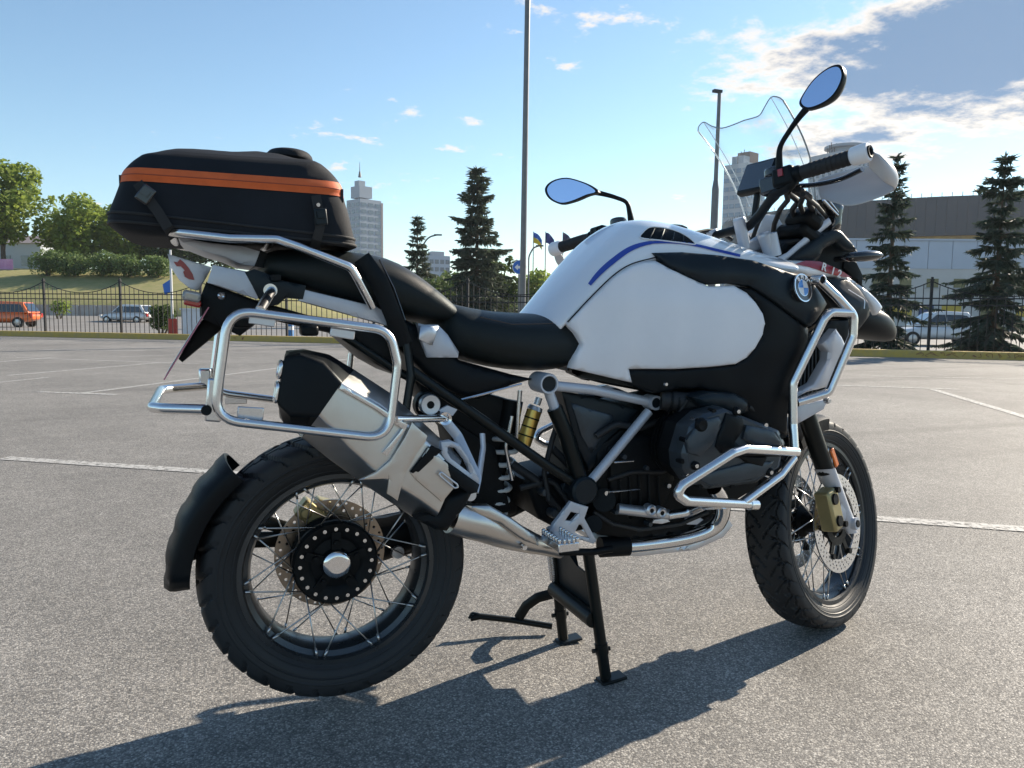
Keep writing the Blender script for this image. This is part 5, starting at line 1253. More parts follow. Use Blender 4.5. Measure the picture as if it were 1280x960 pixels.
# upper crash bars
ub = tube('crash_bar', T((1024, 350, -.275), (1046, 371, -.295), (1067, 394, -.30), (1066, 420, -.30), (1036, 491, -.285), (996, 503, -.265)), .0118, M_STEEL, bike, .03, 16)
tube('crash_bar', T((1063, 391, -.30), (1038, 390, -.30), (1030, 398, -.30), (991, 479, -.28), (991, 530, -.285), (993, 563, -.298)), .0118, M_STEEL, bike, .03, 16)
mb = MB(); mb.lathe([(-.012, .009), (-.014, .0105), (-.012, .0135), (.02, .0135)], 20, L(1024, 350, -.285)); o = mb.build('bar_plug', M_STEEL, bike)
mb = MB(); mb.lathe([(-.010, 0), (-.010, .010)], 14, L(1024, 350, -.285)); mb.build('plug_recess', M_ENGD, o)
mb = MB(); mb.lathe([(-.006, 0), (-.006, .006), (.0, .008), (.01, .008)], 12, L(1035, 501, -.28)); mb.build('bar_screw', M_STEEL, bike)
# the same bars on the other side (seen from another position)
for o in list(bike.children):
    if o.name.split('.')[0] in ('crash_bar',): mirror_obj(o)
panel('radiator_trim', [(1046, 411), (1052, 420), (1058, 432), (1052, 448), (1034, 484), (1010, 490), (997, 497), (998, 491), (1018, 480), (1035, 450), (1036, 440), (1028, 430), (1035, 424)], flat(-.255), .03, M_ALUP, bike, .004, .005, .014)
panel('radiator_trim_lower', [(997, 505), (1037, 498), (1030, 512), (998, 530), (996, 520)], flat(-.25), .025, M_ALUP, bike, .002, .004, .014)
panel('radiator_core', [(1000, 420), (1040, 400), (1064, 400), (1058, 440), (1036, 492), (1000, 520), (990, 480)], flat(-.215), .05, M_ENGD, bike, .0, .008, .02)
for i in range(7):
    t = i/6; tube('radiator_fin', T((1004+24*t, 420-10*t, -.222), (1000+30*t, 505-25*t, -.222)), .0022, M_ENG, bike, 0, 5)

# ------------------------------------------------------------------ tank and fairing
ax_ = interp([.45, .58, .70, .82, .95, 1.08, 1.2, 1.32, 1.45, 1.6], [.10, .155, .195, .225, .248, .262, .262, .235, .19, .13])
sz_ = interp([.70, .80, .90, 1.0, 1.08, 1.16, 1.24, 1.32], [.90, .96, 1.0, 1.0, .96, .86, .70, .55])
def ytank(x, z): return -ax_(x)*sz_(z)
edge_px = [(700, 412), (708, 403), (737, 372), (765, 345), (787, 331), (815, 323), (838, 317), (865, 317), (892, 320), (940, 327), (975, 334), (1000, 337)]
crest_px = [(668, 396), (675, 388), (713, 344), (742, 312), (762, 291), (778, 279), (797, 275), (826, 279), (853, 287), (885, 300), (920, 314), (945, 322)]
crest_y = [-.06, -.06, -.055, -.05, -.045, -.045, -.05, -.06, -.06, -.05, -.03, -.02]
rings = []
for (e, c, cy) in zip(edge_px, crest_px, crest_y):
    E = on_surf(*e, ytank); Cc = L(*c, cy); half = [E+Vector((0, .012, -.012)), E]
    for t in (.12, .25, .4, .55, .7, .85, 1.0):
        a = t*math.pi/2; half.append(Vector((E.x+(Cc.x-E.x)*(t), E.y+(Cc.y-E.y)*math.sin(a)**.9 if False else E.y+(Cc.y-E.y)*(1-math.cos(a))**.85, E.z+(Cc.z-E.z)*math.sin(a)**1.02)))
    half.append(Vector((Cc.x, 0, Cc.z+.004)))
    full = half+[Vector((p.x, -p.y, p.z)) for p in reversed(half[:-1])]
    rings.append(full)
# resample the rings lengthwise so the cover is smooth
cols = [smooth_path([r[j] for r in rings], 4) for j in range(len(rings[0]))]
rings2 = [[cols[j][i] for j in range(len(cols))] for i in range(len(cols[0]))]
tank = loft('tank_cover', rings2, M_PAINT, bike, True, 60, closed=False)
if sum(p.normal.z for p in tank.data.polygons) < 0: tank.data.flip_normals()
md = tank.modifiers.new('thick', 'SOLIDIFY'); md.thickness = .006; md.offset = -1
subsurf(tank, 1)
# raycast helper: drop pixels onto the tank cover
from mathutils.bvhtree import BVHTree
tank_bvh = BVHTree.FromPolygons([v.co.copy() for v in tank.data.vertices], [tuple(p.vertices) for p in tank.data.polygons])
def drop(px, py, off=.0015):
    d = ray(px, py).normalized(); h = tank_bvh.ray_cast(CAM, d)
    if h[0] is None: return None
    n = h[1] if h[1].dot(d) < 0 else -h[1]
    return h[0]+n*off
def ribbon(name, cl, wpx, m, parent, n=28):
    """flat decal following the tank, traced along its centre line"""
    pts = smooth_path([Vector((a, b, 0)) for a, b in cl], 6); V = []; F = []
    for i, p in enumerate(pts):
        d = (pts[min(i+1, len(pts)-1)]-pts[max(i-1, 0)]).normalized(); nrm = Vector((-d.y, d.x, 0)); w = wpx(i/(len(pts)-1))/2
        a, b, c = drop(p.x+nrm.x*w, p.y+nrm.y*w), drop(p.x, p.y), drop(p.x-nrm.x*w, p.y-nrm.y*w)
        if None in (a, b, c): continue
        V += [a, b, c]
    k = len(V)//3
    for i in range(k-1): F += [(i*3, i*3+1, i*3+4, i*3+3), (i*3+1, i*3+2, i*3+5, i*3+4)]
    return obj(name, V, F, m, parent, True, 0)
ribbon('blue_stripe', [(737, 356), (748, 343), (762, 330), (785, 313), (806, 305), (826, 303), (852, 304), (875, 308), (900, 314), (925, 320)], lambda t: 3.2+2.4*math.sin(min(1, t*2.2)*math.pi)*(t < .5)+1.2*(t < .5), M_BLUE, tank)
def patch(name, outline, m, parent, off=.003, step=3.0):
    """closed shape laid on the tank by tracing"""
    poly = [Vector((p.x, p.y)) for p in smooth_path([Vector((a, b, 0)) for a, b in outline], 4, True)]
    xs = [p.x for p in poly]; ys = [p.y for p in poly]
    def ins(x, y):
        c = False
        for i in range(len(poly)):
            a, b = poly[i], poly[i-1]
            if (a.y > y) != (b.y > y) and x < (b.x-a.x)*(y-a.y)/(b.y-a.y)+a.x: c = not c
        return c
    pts = list(poly); x = min(xs)
    while x < max(xs):
        y = min(ys)
        while y < max(ys):
            if ins(x, y) and min((Vector((x, y))-q).length for q in poly) > step*.5: pts.append(Vector((x, y)))
            y += step
        x += step
    r = delaunay_2d_cdt(pts, [(i, (i+1) % len(poly)) for i in range(len(poly))], [], 0, 1e-6); V = []; ok = {}
    for i, v in enumerate(r[0]):
        p = drop(v.x, v.y, off)
        if p is not None: ok[i] = len(V); V.append(p)
    F = []
    for f in r[2]:
        c = sum((Vector((r[0][i].x, r[0][i].y)) for i in f), Vector((0, 0)))/len(f)
        if all(i in ok for i in f) and ins(c.x, c.y): F.append(tuple(ok[i] for i in f))
    return obj(name, V, F, m, parent, True, 0)
gr = patch('tank_grille', [(801, 298), (804, 291), (812, 285), (825, 285), (840, 288), (855, 294), (865, 301), (868, 306), (850, 304), (825, 301)], M_ENGD, tank, .0015)
for (a, b) in (((818, 287), (812, 300)), ((830, 288), (826, 300)), ((842, 291), (840, 302)), ((853, 295), (853, 303))):
    p, q = drop(*a, .003), drop(*b, .003)
    if p and q: tube('grille_bar', [p, (p+q)/2, q], .0022, M_GREYP, gr, 0, 6)
bd = [drop(a, b, .002) for a, b in [(801, 298), (804, 291), (812, 285), (825, 285), (840, 288), (855, 294), (865, 301), (868, 306), (850, 304), (825, 301)]]
if None not in bd: tube('grille_rim', smooth_path(bd, 4, True), .0018, M_PAINT, gr, 0, 6, True)
mb = MB(); mb.lathe([(0, 0), (.012, .0), (.014, .03), (.008, .042), (0, .045)], 28, Vector((L(840, 285, 0).x, 0, L(846, 283, 0).z-.012)), 'Z'); mb.build('fuel_cap', M_ENGD, bike)
tube('tank_seam', smooth_path([on_surf(a, b, ytank)+Vector((0, -.0062, .001)) for a, b in edge_px[1:7]], 5), .0017, M_ENGD, tank, 0, 6)
# white flank
WF = [(708, 404), (722, 390), (740, 371), (766, 346), (786, 334), (803, 327), (818, 326), (836, 336), (860, 347), (885, 358), (916, 357), (932, 366), (943, 378), (952, 392), (955, 405), (952, 418), (942, 436), (932, 447), (918, 455), (880, 459), (847, 461), (800, 461), (785, 461), (787, 470), (789, 478), (750, 469), (713, 460), (718, 445), (727, 430), (719, 416)]
fl = panel('tank_flank', WF, ytank, .03, M_WPLAST, bike, .004, .007, .016, lift=.009, auto=60)
mirror_obj(fl)
# dark upper shroud that carries the roundel
SH = [(817, 316), (854, 315), (900, 319), (941, 325), (972, 335), (990, 341), (1004, 343), (1016, 352), (1026, 366), (1035, 380), (1026, 394), (1013, 409), (985, 389), (960, 370), (940, 358), (916, 354), (887, 356), (860, 344), (836, 332)]
sh = panel('side_shroud', SH, lambda x, z: ytank(x, z)-.012, .03, M_GREYP, bike, .005, .005, .016, auto=60)
mirror_obj(sh)
LS = [(789, 480), (786, 462), (847, 463), (918, 457), (934, 448), (944, 436), (954, 418), (957, 405), (954, 391), (945, 377), (933, 365), (918, 357), (940, 360), (960, 373), (985, 391), (1012, 411), (1010, 430), (992, 470), (988, 500), (985, 545), (960, 535), (930, 522), (912, 498), (880, 486), (850, 486), (820, 492)]
ls = panel('lower_shroud', LS, lambda x, z: ytank(x, z)-.004, .05, M_BLACKP, bike, .004, .006, .018, auto=60)
mirror_obj(ls)
mb = MB(); mb.lathe([(-.004, 0), (-.004, .004), (.002, .006)], 12, on_surf(830, 480, ytank)+Vector((0, -.008, 0))); mb.build('shroud_screw', M_STEEL, ls)
panel('engine_top_cover', [(792, 484), (830, 494), (880, 490), (912, 500), (960, 540), (985, 548), (985, 440), (800, 440)], flat(-.17), .34, M_ENGD, bike, 0, .01, .04)
# roundel
rc = on_surf(999, 361, lambda x, z: ytank(x, z)-.012); rn = Vector((.25, -1, .22)).normalized(); rc = rc+rn*.012
ru = Vector((0, 0, 1)); ru = (ru-rn*ru.dot(rn)).normalized(); rx = ru.cross(rn); RM = Matrix((rx, ru, rn)).transposed().to_4x4(); RM.translation = rc
def disc(name, r0, r1, z, m, parent, a0=0, a1=2*math.pi, n=40, th=.0015):
    V = []; F = []; full = abs(a1-a0-2*math.pi) < 1e-6; k = n if full else n+1
    for i in range(k):
        t = a0+(a1-a0)*i/n
        for (r, h) in ((r0, z), (r1, z), (r1, z-th), (r0, z-th)): V.append(RM @ Vector((r*math.cos(t), r*math.sin(t), h)))
    for i in range(n):
        j = (i+1) % k
        for q in range(4): F.append((i*4+q, j*4+q, j*4+(q+1) % 4, i*4+(q+1) % 4))
    return obj(name, V, F, m, parent, False)
RO = .0365
rd = disc('roundel', 0, RO, .0, M_BLACKG, bike, th=.016)
disc('roundel_rim', RO-.002, RO+.001, .0012, M_CHROME, rd, th=.004); disc('roundel_ring', RO*.57, RO*.61, .001, M_CHROME, rd)
for q in range(4): disc('roundel_quarter', 0, RO*.57, .0008, M_WHITE if q % 2 == 0 else mat('roundel_blue', (.03, .22, .62), .3, coat=.5) if q == 1 else bpy.data.materials['roundel_blue'], rd, q*math.pi/2, (q+1)*math.pi/2, 10)
for ch, an in (('B', 38), ('M', 0), ('W', -38)):
    a = R_(90+an); M = RM @ Matrix.Translation((RO*.79*math.cos(a), RO*.79*math.sin(a), .001)) @ Matrix.Rotation(R_(an), 4, 'Z'); text_mesh(ch, .0165, .0006, M, 'roundel_letter', M_WHITE, rd, True)
# nose: silver spine with red decal, dark cheeks, beak
def ynose(x, z): return -interp([1.2, 1.35, 1.5, 1.65, 1.8, 1.95], [.205, .197, .186, .170, .148, .10])(x)*interp([.85, 1.0, 1.1, 1.2], [.9, 1.0, .85, .55])(z)
nose = panel('nose_panel', [(943, 322), (985, 325), (1020, 326), (1050, 338), (1066, 349), (1083, 361), (1096, 373), (1105, 385), (1097, 394), (1090, 380), (1070, 356), (1046, 347), (1015, 345), (985, 338), (960, 331)], ynose, .02, M_PAINT, bike, .006, .008, .012); mirror_obj(nose)
rdp = panel('red_decal', [(992, 330), (1005, 326), (1022, 327), (1048, 338), (1062, 347), (1048, 346), (1030, 341), (1010, 334)], ynose, .004, M_RED, nose, .003, 0, .012, lift=.0085)
for (x, y, s) in ((1025, 334.5, 'R'), (1036, 339.5, '1'), (1044, 343, '2')):
    p = on_surf(x, y, ynose)+Vector((0, -.016, 0)); M = Matrix.Translation(p) @ Matrix.Rotation(R_(90), 4, 'X') @ Matrix.Rotation(R_(-14), 4, 'Z'); text_mesh(s, .030, .0005, M, 'decal_letter', M_WHITE, nose, True)
ck = panel('nose_cheek', [(1030, 350), (1046, 347), (1062, 350), (1075, 362), (1086, 378), (1088, 394), (1074, 412), (1066, 420), (1060, 400), (1050, 385), (1040, 370)], lambda x, z: ynose(x, z)-.012, .03, M_GREYP, bike, .004, .004, .014); mirror_obj(ck)
tube('cheek_edge', [on_surf(a, b, lambda x, z: ynose(x, z)-.024) for a, b in ((1060, 362), (1081, 375), (1080, 386))], .0016, M_ALU, ck, .01, 6)
# beak: dark, round nosed
bk = []
for (t, hw, zt, zb, x) in ((0, .085, 1.01, .91, 1.60), (.2, .088, 1.012, .898, 1.68), (.45, .08, 1.0, .888, 1.76), (.7, .062, .975, .88, 1.83), (.9, .038, .943, .880, 1.875), (1, .016, .918, .888, 1.89)):
    r = []
    for i in range(18):
        a = 2*math.pi*i/18; cx, cz = math.cos(a), math.sin(a); r.append(Vector((x, hw*abs(cx)**.75*(1 if cx > 0 else -1), (zt+zb)/2+(zt-zb)/2*abs(cz)**.8*(1 if cz > 0 else -1))))
    bk.append(r)
beak_off = Vector((0, 0, 0))
pt_ = L(1121, 412, -.02); dx = pt_.x-1.89; dz = pt_.z-.920
bk = [[v+Vector((dx, 0, dz)) for v in r] for r in bk]
o = loft('beak', bk, M_BLACKP, bike, True, 60); subsurf(o, 1)
# headlamp mass and inner fairing
panel('inner_fairing', [(955, 325), (985, 300), (1005, 292), (1040, 292), (1062, 305), (1070, 320), (1075, 350), (1095, 372), (1080, 400), (1060, 390), (1030, 360), (1000, 340)], flat(-.10), .20, M_BLACKP, bike, 0, .012, .025)
panel('upper_fairing', [(985, 326), (1005, 309), (1030, 292), (1046, 286), (1052, 288), (1066, 303), (1075, 315), (1058, 313), (1046, 303), (1030, 312), (1024, 326), (1010, 327)], flat(-.145), .03, M_GREYP, bike, .005, .008, .014)
panel('fairing_blade', [(1028, 249), (1045, 250), (1056, 257), (1053, 272), (1052, 287), (1040, 288), (1044, 270)], flat(-.13), .025, M_BLACKG, bike, .003, .005, .012)
tube('fairing_stay', T((972, 326, -.13), (985, 320, -.13), (1010, 298, -.13), (1037, 276, -.13)), .007, M_ALUP, bike, .03, 10, sq=(1.5, .6))
tube('screen_stay', T((1029, 250, -.135), (1047, 269, -.135)), .004, M_CHROME, bike, 0, 8); tube('screen_stay', T((1036, 250, -.13), (1048, 266, -.13)), .003, M_CHROME, bike, 0, 8)
tube('front_indicator_stalk', T((1045, 324, -.13), (1062, 323, -.2)), .008, M_BLACKP, bike, 0, 10)
mb = MB(); rings = []
for (px, py, h, y) in ((1056, 322, .008, -.19), (1062, 321.5, .017, -.20), (1080, 320, .021, -.205), (1094, 319.5, .019, -.205), (1098, 319.5, .008, -.2)):
    c = L(px, py, y); rings.append([c+Vector((0, .018*math.cos(a), h*.75*math.sin(a))) for a in [2*math.pi*i/14 for i in range(14)]])
loft('front_indicator', rings, M_BLACKG, bike, True, 50)
panel('lamp_surround', [(1058, 320), (1072, 328), (1080, 345), (1078, 362), (1066, 348), (1056, 335)], flat(-.11), .22, M_ENGD, bike, 0, .006, .02)

# ------------------------------------------------------------------ handlebar, steered with the wheel
gR, gL = L(1066, 196, -.44), L(701, 309, .43)
HC = (gR+gL)/2; HC.y = 0
HY = (gL-gR).normalized(); hwid = (gR-gL).length/2
HX = Vector((1, 0, 0)); HX = (HX-HY*HX.dot(HY)).normalized(); HZ = HX.cross(HY)
def H(x, y, z): return HC+HX*x+HY*y+HZ*z
w_ = hwid
barp = [H(.035, -.30, .02), H(.055, -.245, .01), H(.065, -.16, -.055), H(.07, -.09, -.085), H(.07, .09, -.085), H(.065, .16, -.055), H(.055, .245, .01), H(.035, .30, .02)]
bar_px = [L(985, 234, -.30), L(965, 244, -.235), L(948, 272, -.16), L(935, 284, -.11)]
tube('handlebar', [H(0, -w_+.02, 0), H(.0, -w_+.15, 0)]+[L(990, 231, -.31), L(968, 243, -.245), L(950, 268, -.165), L(936, 283, -.11), L(888, 296, .05), H(.03, .22, .0), H(0, w_-.15, 0), H(0, w_-.02, 0)], .0125, M_BLACKP, bike, .04, 16)
for s, g in ((-1, gR), (1, gL)):
    inn = g+HY*(-s)*.125; gp = [g.lerp(inn, t/10) for t in range(11)]
    gr_ = obj('grip', *sweep_vf(gp, .0175, 18), M_RUBBER, bike, True, 50)
    for t in range(1, 9):
        c = g.lerp(inn, t/10); mb = MB(); mb.cyl(c-HY*.0035, c+HY*.0035, .0185, n=18); mb.build('grip_rib', M_RUBBER, gr_)
    mb = MB(); mb.lathe([(-.004, .018), (0, .022), (.032, .0235), (.038, .021), (.039, .014), (.034, .0135)], 28, g, HY*s); ew = mb.build('bar_end_weight', M_WPLAST, bike)
    mb = MB(); mb.lathe([(.002, .0), (.002, .008), (.006, .010), (.007, .0145), (-.002, .0155)], 20, g+HY*s*.036, HY*s); mb.build('bar_end_bolt', M_ENGD, ew)
    mb = MB(); c = inn+HY*(-s)*.045; mb.cyl(inn, inn-HY*s*.025, .021, n=18); mb.box(c, (.045, .055, .05), Matrix((HX, HY, HZ)).transposed()); o = mb.build('switch_pod', M_BLACKP, bike); bevel(o, .008)
    mb = MB(); mb.box(c-HX*.024+HZ*.008, (.006, .012, .018), Matrix((HX, HY, HZ)).transposed()); mb.build('switch', M_RED if s < 0 else M_GREYP, o)
    # brake / clutch reservoir and lever
    mb = MB(); c2 = inn-HY*s*.09+HX*.035+HZ*.0; mb.box(c2, (.05, .07, .045), Matrix((HX, HY, HZ)).transposed()); mb.cyl(c2+HZ*.02, c2+HZ*.045, .026, n=20); o = mb.build('master_cylinder', M_BLACKG, bike); bevel(o, .006)
    lv = [inn-HY*s*.05+HX*.055-HZ*.01, inn+HX*.068-HZ*.018, g.lerp(inn, .5)+HX*.07-HZ*.022, g+HX*.062-HZ*.016-HY*s*.005]
    tube('brake_lever' if s < 0 else 'clutch_lever', smooth_path(lv, 5), .0075, M_BLACKG, bike, 0, 10, sq=(.8, 1.3))
M_GUARD = mat('guard_plastic', (.50, .50, .52), .4, 0, var=.04, vscale=8, bump=.03, bscale=600)
# hand guards, traced on the right and turned over for the left
def toH(p): q = p-HC; return Vector((q.dot(HX), q.dot(HY), q.dot(HZ)))
GT = [(1082, 184, -.45), (1092, 188, -.463), (1098, 193, -.475), (1113, 206, -.455), (1106, 207, -.41), (1080, 208, -.36), (1050, 215, -.31), (1022, 224, -.26)]
GB = [(1086, 209, -.448), (1098, 219, -.458), (1106, 228, -.462), (1117, 236, -.44), (1098, 246, -.405), (1064, 257, -.36), (1040, 252, -.31), (1024, 247, -.26)]
GM = [(1085, 196, -.453), (1097, 203, -.468), (1110, 212, -.482), (1121, 222, -.455), (1112, 228, -.405), (1080, 233, -.355), (1048, 234, -.305), (1022, 236, -.255)]
for s in (-1, 1):
    cols = []
    for rowp in (GT, GM, GB):
        pts = [toH(L(*p)) for p in rowp]; pts = [Vector((p.x, p.y if s < 0 else -p.y, p.z)) for p in pts]; cols.append(smooth_path([H(*p) for p in pts], 3))
    V = []; F = []; nv = 7
    for i in range(len(cols[0])):
        a, b, c = cols[0][i], cols[1][i], cols[2][i]
        for j in range(nv):
            t = j/(nv-1); V.append((1-t)*(1-2*t)*a+4*t*(1-t)*b+t*(2*t-1)*c)
    for i in range(len(cols[0])-1):
        for j in range(nv-1): F.append((i*nv+j, (i+1)*nv+j, (i+1)*nv+j+1, i*nv+j+1))
    o = obj('hand_guard', V, F, M_GUARD, bike, True, 0); md = o.modifiers.new('thick', 'SOLIDIFY'); md.thickness = .005; subsurf(o, 1)
# clamps on the upper fork bridge
for (a, b, r) in (((927, 273), (932, 312), .020), ((950, 282), (958, 316), .019)):
    pass
def riser(px0, py0, px1, py1, y, r):
    a, b = L(px0, py0, y), L(px1, py1, y); mb = MB(); mb.cyl(a, b, r, r*.9, 20); mb.cyl(a-(b-a).normalized()*.006, a, r*.85, r, 20); return mb.build('bar_riser', M_ALUP, bike)
riser(924, 275, 931, 310, -.10, .0175); riser(890, 290, 894, 306, .04, .0175); riser(955, 294, 963, 318, -.12, .019)
M_HG = None
panel('upper_fork_bridge', [(885, 305), (905, 298), (918, 308), (945, 300), (960, 290), (965, 300), (950, 312), (925, 318), (905, 318)], flat(-.09), .03, M_ALUP, bike, 0, .006, .015)
mb = MB(); mb.cyl(L(961, 292, -.12), L(966, 320, -.12), .022, .024, 20); mb.build('fork_cap', M_ALUP, bike)
panel('cockpit_trim', [(905, 320), (935, 312), (965, 322), (990, 328), (960, 330), (930, 325)], flat(-.10), .2, M_PAINT, bike, 0, .006, .02)
panel('cockpit_panel', [(948, 290), (956, 268), (972, 268), (985, 290), (978, 298), (960, 302)], flat(-.02), .05, M_WPLAST, bike, 0, .006, .02)
for (pts, r) in (([(985, 300, -.06), (995, 280, -.08), (990, 262, -.1), (998, 252, -.16), (985, 240, -.26)], .008), ([(965, 300, -.05), (968, 280, -.09), (975, 262, -.14), (985, 250, -.22), (982, 238, -.27)], .007), ([(1010, 290, -.05), (1005, 270, -.1), (1000, 256, -.18), (1004, 246, -.25), (992, 238, -.28)], .007), ([(1035, 285, -.08), (1020, 268, -.1), (1012, 256, -.18), (1012, 246, -.26), (998, 236, -.29)], .008), ([(940, 300, -.03), (948, 278, -.06), (962, 256, -.18), (972, 246, -.24)], .006), ([(865, 292, .02), (885, 288, .04), (900, 290, .05), (915, 300, .02)], .006), ([(1000, 310, -.1), (1020, 296, -.1), (1036, 284, -.1)], .010), ([(1040, 300, -.06), (1036, 275, -.08), (1022, 258, -.2), (1004, 243, -.29)], .006), ([(960, 318, -.05), (980, 305, -.09), (1000, 300, -.11), (1020, 305, -.11)], .007)):
    tube('cable', T(*pts), r, M_RUBBER, bike, .03, 8)
xbox('cockpit_block', L(1005, 276, -.10), (.07, .10, .05), M_ENGD, Matrix.Rotation(.5, 3, 'Y'), .018)
xbox('cockpit_block', L(1000, 296, -.08), (.10, .12, .045), M_ENGD, Matrix.Rotation(.5, 3, 'Y'), .016)
# display
dc = L(949, 222, -.02); dn = Vector((-.93, 0, .36)).normalized(); dy = Vector((0, 1, 0)); dzv = Vector((.36, 0, .93)).normalized()
DM = Matrix((-dy, dzv, dn)).transposed()
mb = MB(); mb.box(dc, (.140, .100, .026), DM); o = mb.build('display_housing', M_BLACKP, bike); bevel(o, .009, 3)
mb = MB(); mb.box(dc+dn*.0135, (.120, .080, .002), DM); mb.build('display_screen', M_SCREEN, o)
mb = MB(); mb.cyl(dc-dn*.01-dzv*.03, dc-dzv*.11-dn*.03, .010, n=12); mb.build('display_stalk', M_FRAME, bike)
# ------------------------------------------------------------------ mirrors
def mirror(stem, head_px, y, rim_off, nrm):
    st = obj('mirror_stem', *sweep_vf(smooth_path(stem, 5), [.012, .0085, .0065, .0065, .0075, .009], 12), M_BLACKP, bike, True, 50)
    pts = [L(a, b, y) for a, b in head_px]; pts = smooth_path(pts, 4, True); c = sum(pts, Vector())/len(pts)
    # tilt the head: rotate outline plane so that its normal is nrm
    P = [];
    for p in pts:
        d = (p-CAM).normalized(); t = (c-CAM).dot(nrm)/d.dot(nrm); P.append(CAM+d*t)
    n = nrm if nrm.dot(CAM-c) > 0 else -nrm
    ring0 = [c+(p-c)*.90+n*.0005 for p in P]; ring1 = [p+n*.0 for p in P]; ring2 = [c+(p-c)*1.0-n*.012 for p in P]; ring3 = [c+(p-c)*.82-n*.028 for p in P]; ring4 = [c+(p-c)*.45-n*.036 for p in P]
    hd_ = loft('mirror_head', [ring0, ring1, ring2, ring3, ring4], M_BLACKP, bike, True, 50)
    g = [c+(p-c)*.895+n*.0012 for p in P]; obj('mirror_glass', g, [tuple(range(len(g)))], M_MIRROR, hd_, False); return hd_
nr = (H(-1, .12, .10)-HC).normalized(); 
mirror([L(975, 232, -.27), L(974, 200, -.275), L(976, 182, -.28), L(988, 162, -.30), L(998, 148, -.32), L(1008, 136, -.335)], [(999, 130), (1004, 117), (1018, 98), (1036, 84), (1050, 81), (1055, 92), (1050, 108), (1040, 122), (1025, 132), (1008, 137)], -.345, 0, nr)
mirror([L(790, 283, .28), L(787, 265, .285), L(783, 253, .29), L(770, 247, .30), L(756, 243, .315), L(742, 240, .33)], [(681, 236), (690, 226), (708, 222), (728, 227), (741, 233), (748, 240), (735, 244), (716, 252), (700, 255), (686, 248)], .36, 0, (H(-1, -.10, .05)-HC).normalized())
# ------------------------------------------------------------------ windscreen
def screen():
    top = [(1.175, 0, 1.538), (1.172, .045, 1.535), (1.162, .085, 1.533), (1.150, .118, 1.545), (1.144, .150, 1.563), (1.146, .178, 1.556), (1.152, .19, 1.545)]
    bot = [(1.42, 0, 1.24), (1.415, .035, 1.24), (1.40, .068, 1.24), (1.375, .10, 1.245), (1.35, .125, 1.25), (1.33, .14, 1.255), (1.32, .146, 1.26)]
    bow = [.012, .012, .020, .006, .012, .022, .026]
    colsR = []
    for t_, b_, w in zip(top, bot, bow):
        t_, b_ = Vector(t_), Vector(b_); colsR.append([t_.lerp(b_, k/12)+Vector((w, .006*(t_.y > .1), .012))*math.sin(math.pi*k/12) for k in range(13)])
    left = colsR; right = [[Vector((p.x, -p.y, p.z)) for p in c] for c in colsR]
    allc = list(reversed(right))+left[1:]
    allc = [[c[k] for c in allc] for k in range(13)]
    rows = [smooth_path(r, 3) for r in allc]; n = len(rows[0]); V = [p for r in rows for p in r]; F = []
    for i in range(12):
        for j in range(n-1): F.append((i*n+j, (i+1)*n+j, (i+1)*n+j+1, i*n+j+1))
    o = obj('windscreen', V, F, M_CLEAR, bike, True, 0); md = o.modifiers.new('thick', 'SOLIDIFY'); md.thickness = .004
    obj('windscreen_edge', *sweep_vf(rows[0], .0016, 6), M_GREYE, o, True, 60)
    for j in (0, n-1): obj('windscreen_edge', *sweep_vf([rows[i][j] for i in range(13)], .0024, 6), M_CEDGE if j else M_GREYE, o, True, 60)
    for j in (6, n-7): obj('windscreen_crease', *sweep_vf([rows[i][j]+Vector((-.001, 0, 0)) for i in range(0, 11)], .0013, 5), M_CEDGE, o, True, 60)
M_GREYE = mat('acrylic_edge_grey', (.25, .29, .32), .2, 0, trans=.3)
screen()

# ================================================================== TAIL BAG
M_CORD = mat('black_cordura', (.010, .012, .016), .75, 0, spec=.25, var=.25, vscale=5, bump=.45, bscale=900)
M_ZIP = mat('orange_zip_band', (.62, .11, .02), .65, 0, var=.12, vscale=25, bump=.3, bscale=500)
M_STRAP = mat('black_webbing', (.012, .012, .013), .7, 0, bump=.5, bscale=1200)
bag = empty('tail_bag', (-.2, 0, L(287, 290, -.14).z)); tag(bag, 'black fabric tail bag with an orange zip band strapped onto the luggage carrier', 'bag')
bag_inv = Matrix.Translation(-bag.location)
def bagring(l, r, hw, n=44, k=5.0, xs=1.0):
    a, b = L(*l, -hw), L(*r, -hw); c = (a+b)/2; hx = (b-a)/2; out = []
    for i in range(n):
        t = 2*math.pi*i/n; cx, cy = math.cos(t), math.sin(t); e = 2/k
        ux = abs(cx)**e*(1 if cx > 0 else -1); uy = abs(cy)**e*(1 if cy > 0 else -1)
        out.append(Vector((c.x+hx.x*ux, uy*hw, c.z+hx.z*ux))-bag.location)
    return out
BR = [((215, 296), (425, 304), .11), ((175, 295), (438, 308), .160), ((146, 287), (447, 309), .182), ((130, 274), (451, 306), .192), ((130, 262), (450, 298), .194), ((139, 240), (443, 268), .190), ((145, 224), (436, 245), .186),
      ((146, 215), (435, 236), .189), ((150, 207), (431, 227), .184), ((158, 199), (424, 218), .178), ((167, 191), (412, 207), .170), ((171, 188.5), (405, 202), .160), ((180, 187.2), (392, 198), .140), ((245, 186), (330, 190), .04)]
RR = [bagring(*q, k=8) for q in BR]; nseg = 4
cols = [smooth_path([r[j] for r in RR], nseg) for j in range(len(RR[0]))]; BRG = [[c[i] for c in cols] for i in range(len(cols[0]))]
for r in BRG:
    for v in r:
        nz_ = noise.noise(v*10); v.y += .005*nz_+.003*noise.noise(v*28); v.x += .003*noise.noise(v*9+Vector((3, 0, 0)))
        if v.z > RR[8][0].z: v.z += .005*noise.noise(v*16)
body = loft('bag_body', BRG[:6*nseg+1], M_CORD, bag, True, 50)
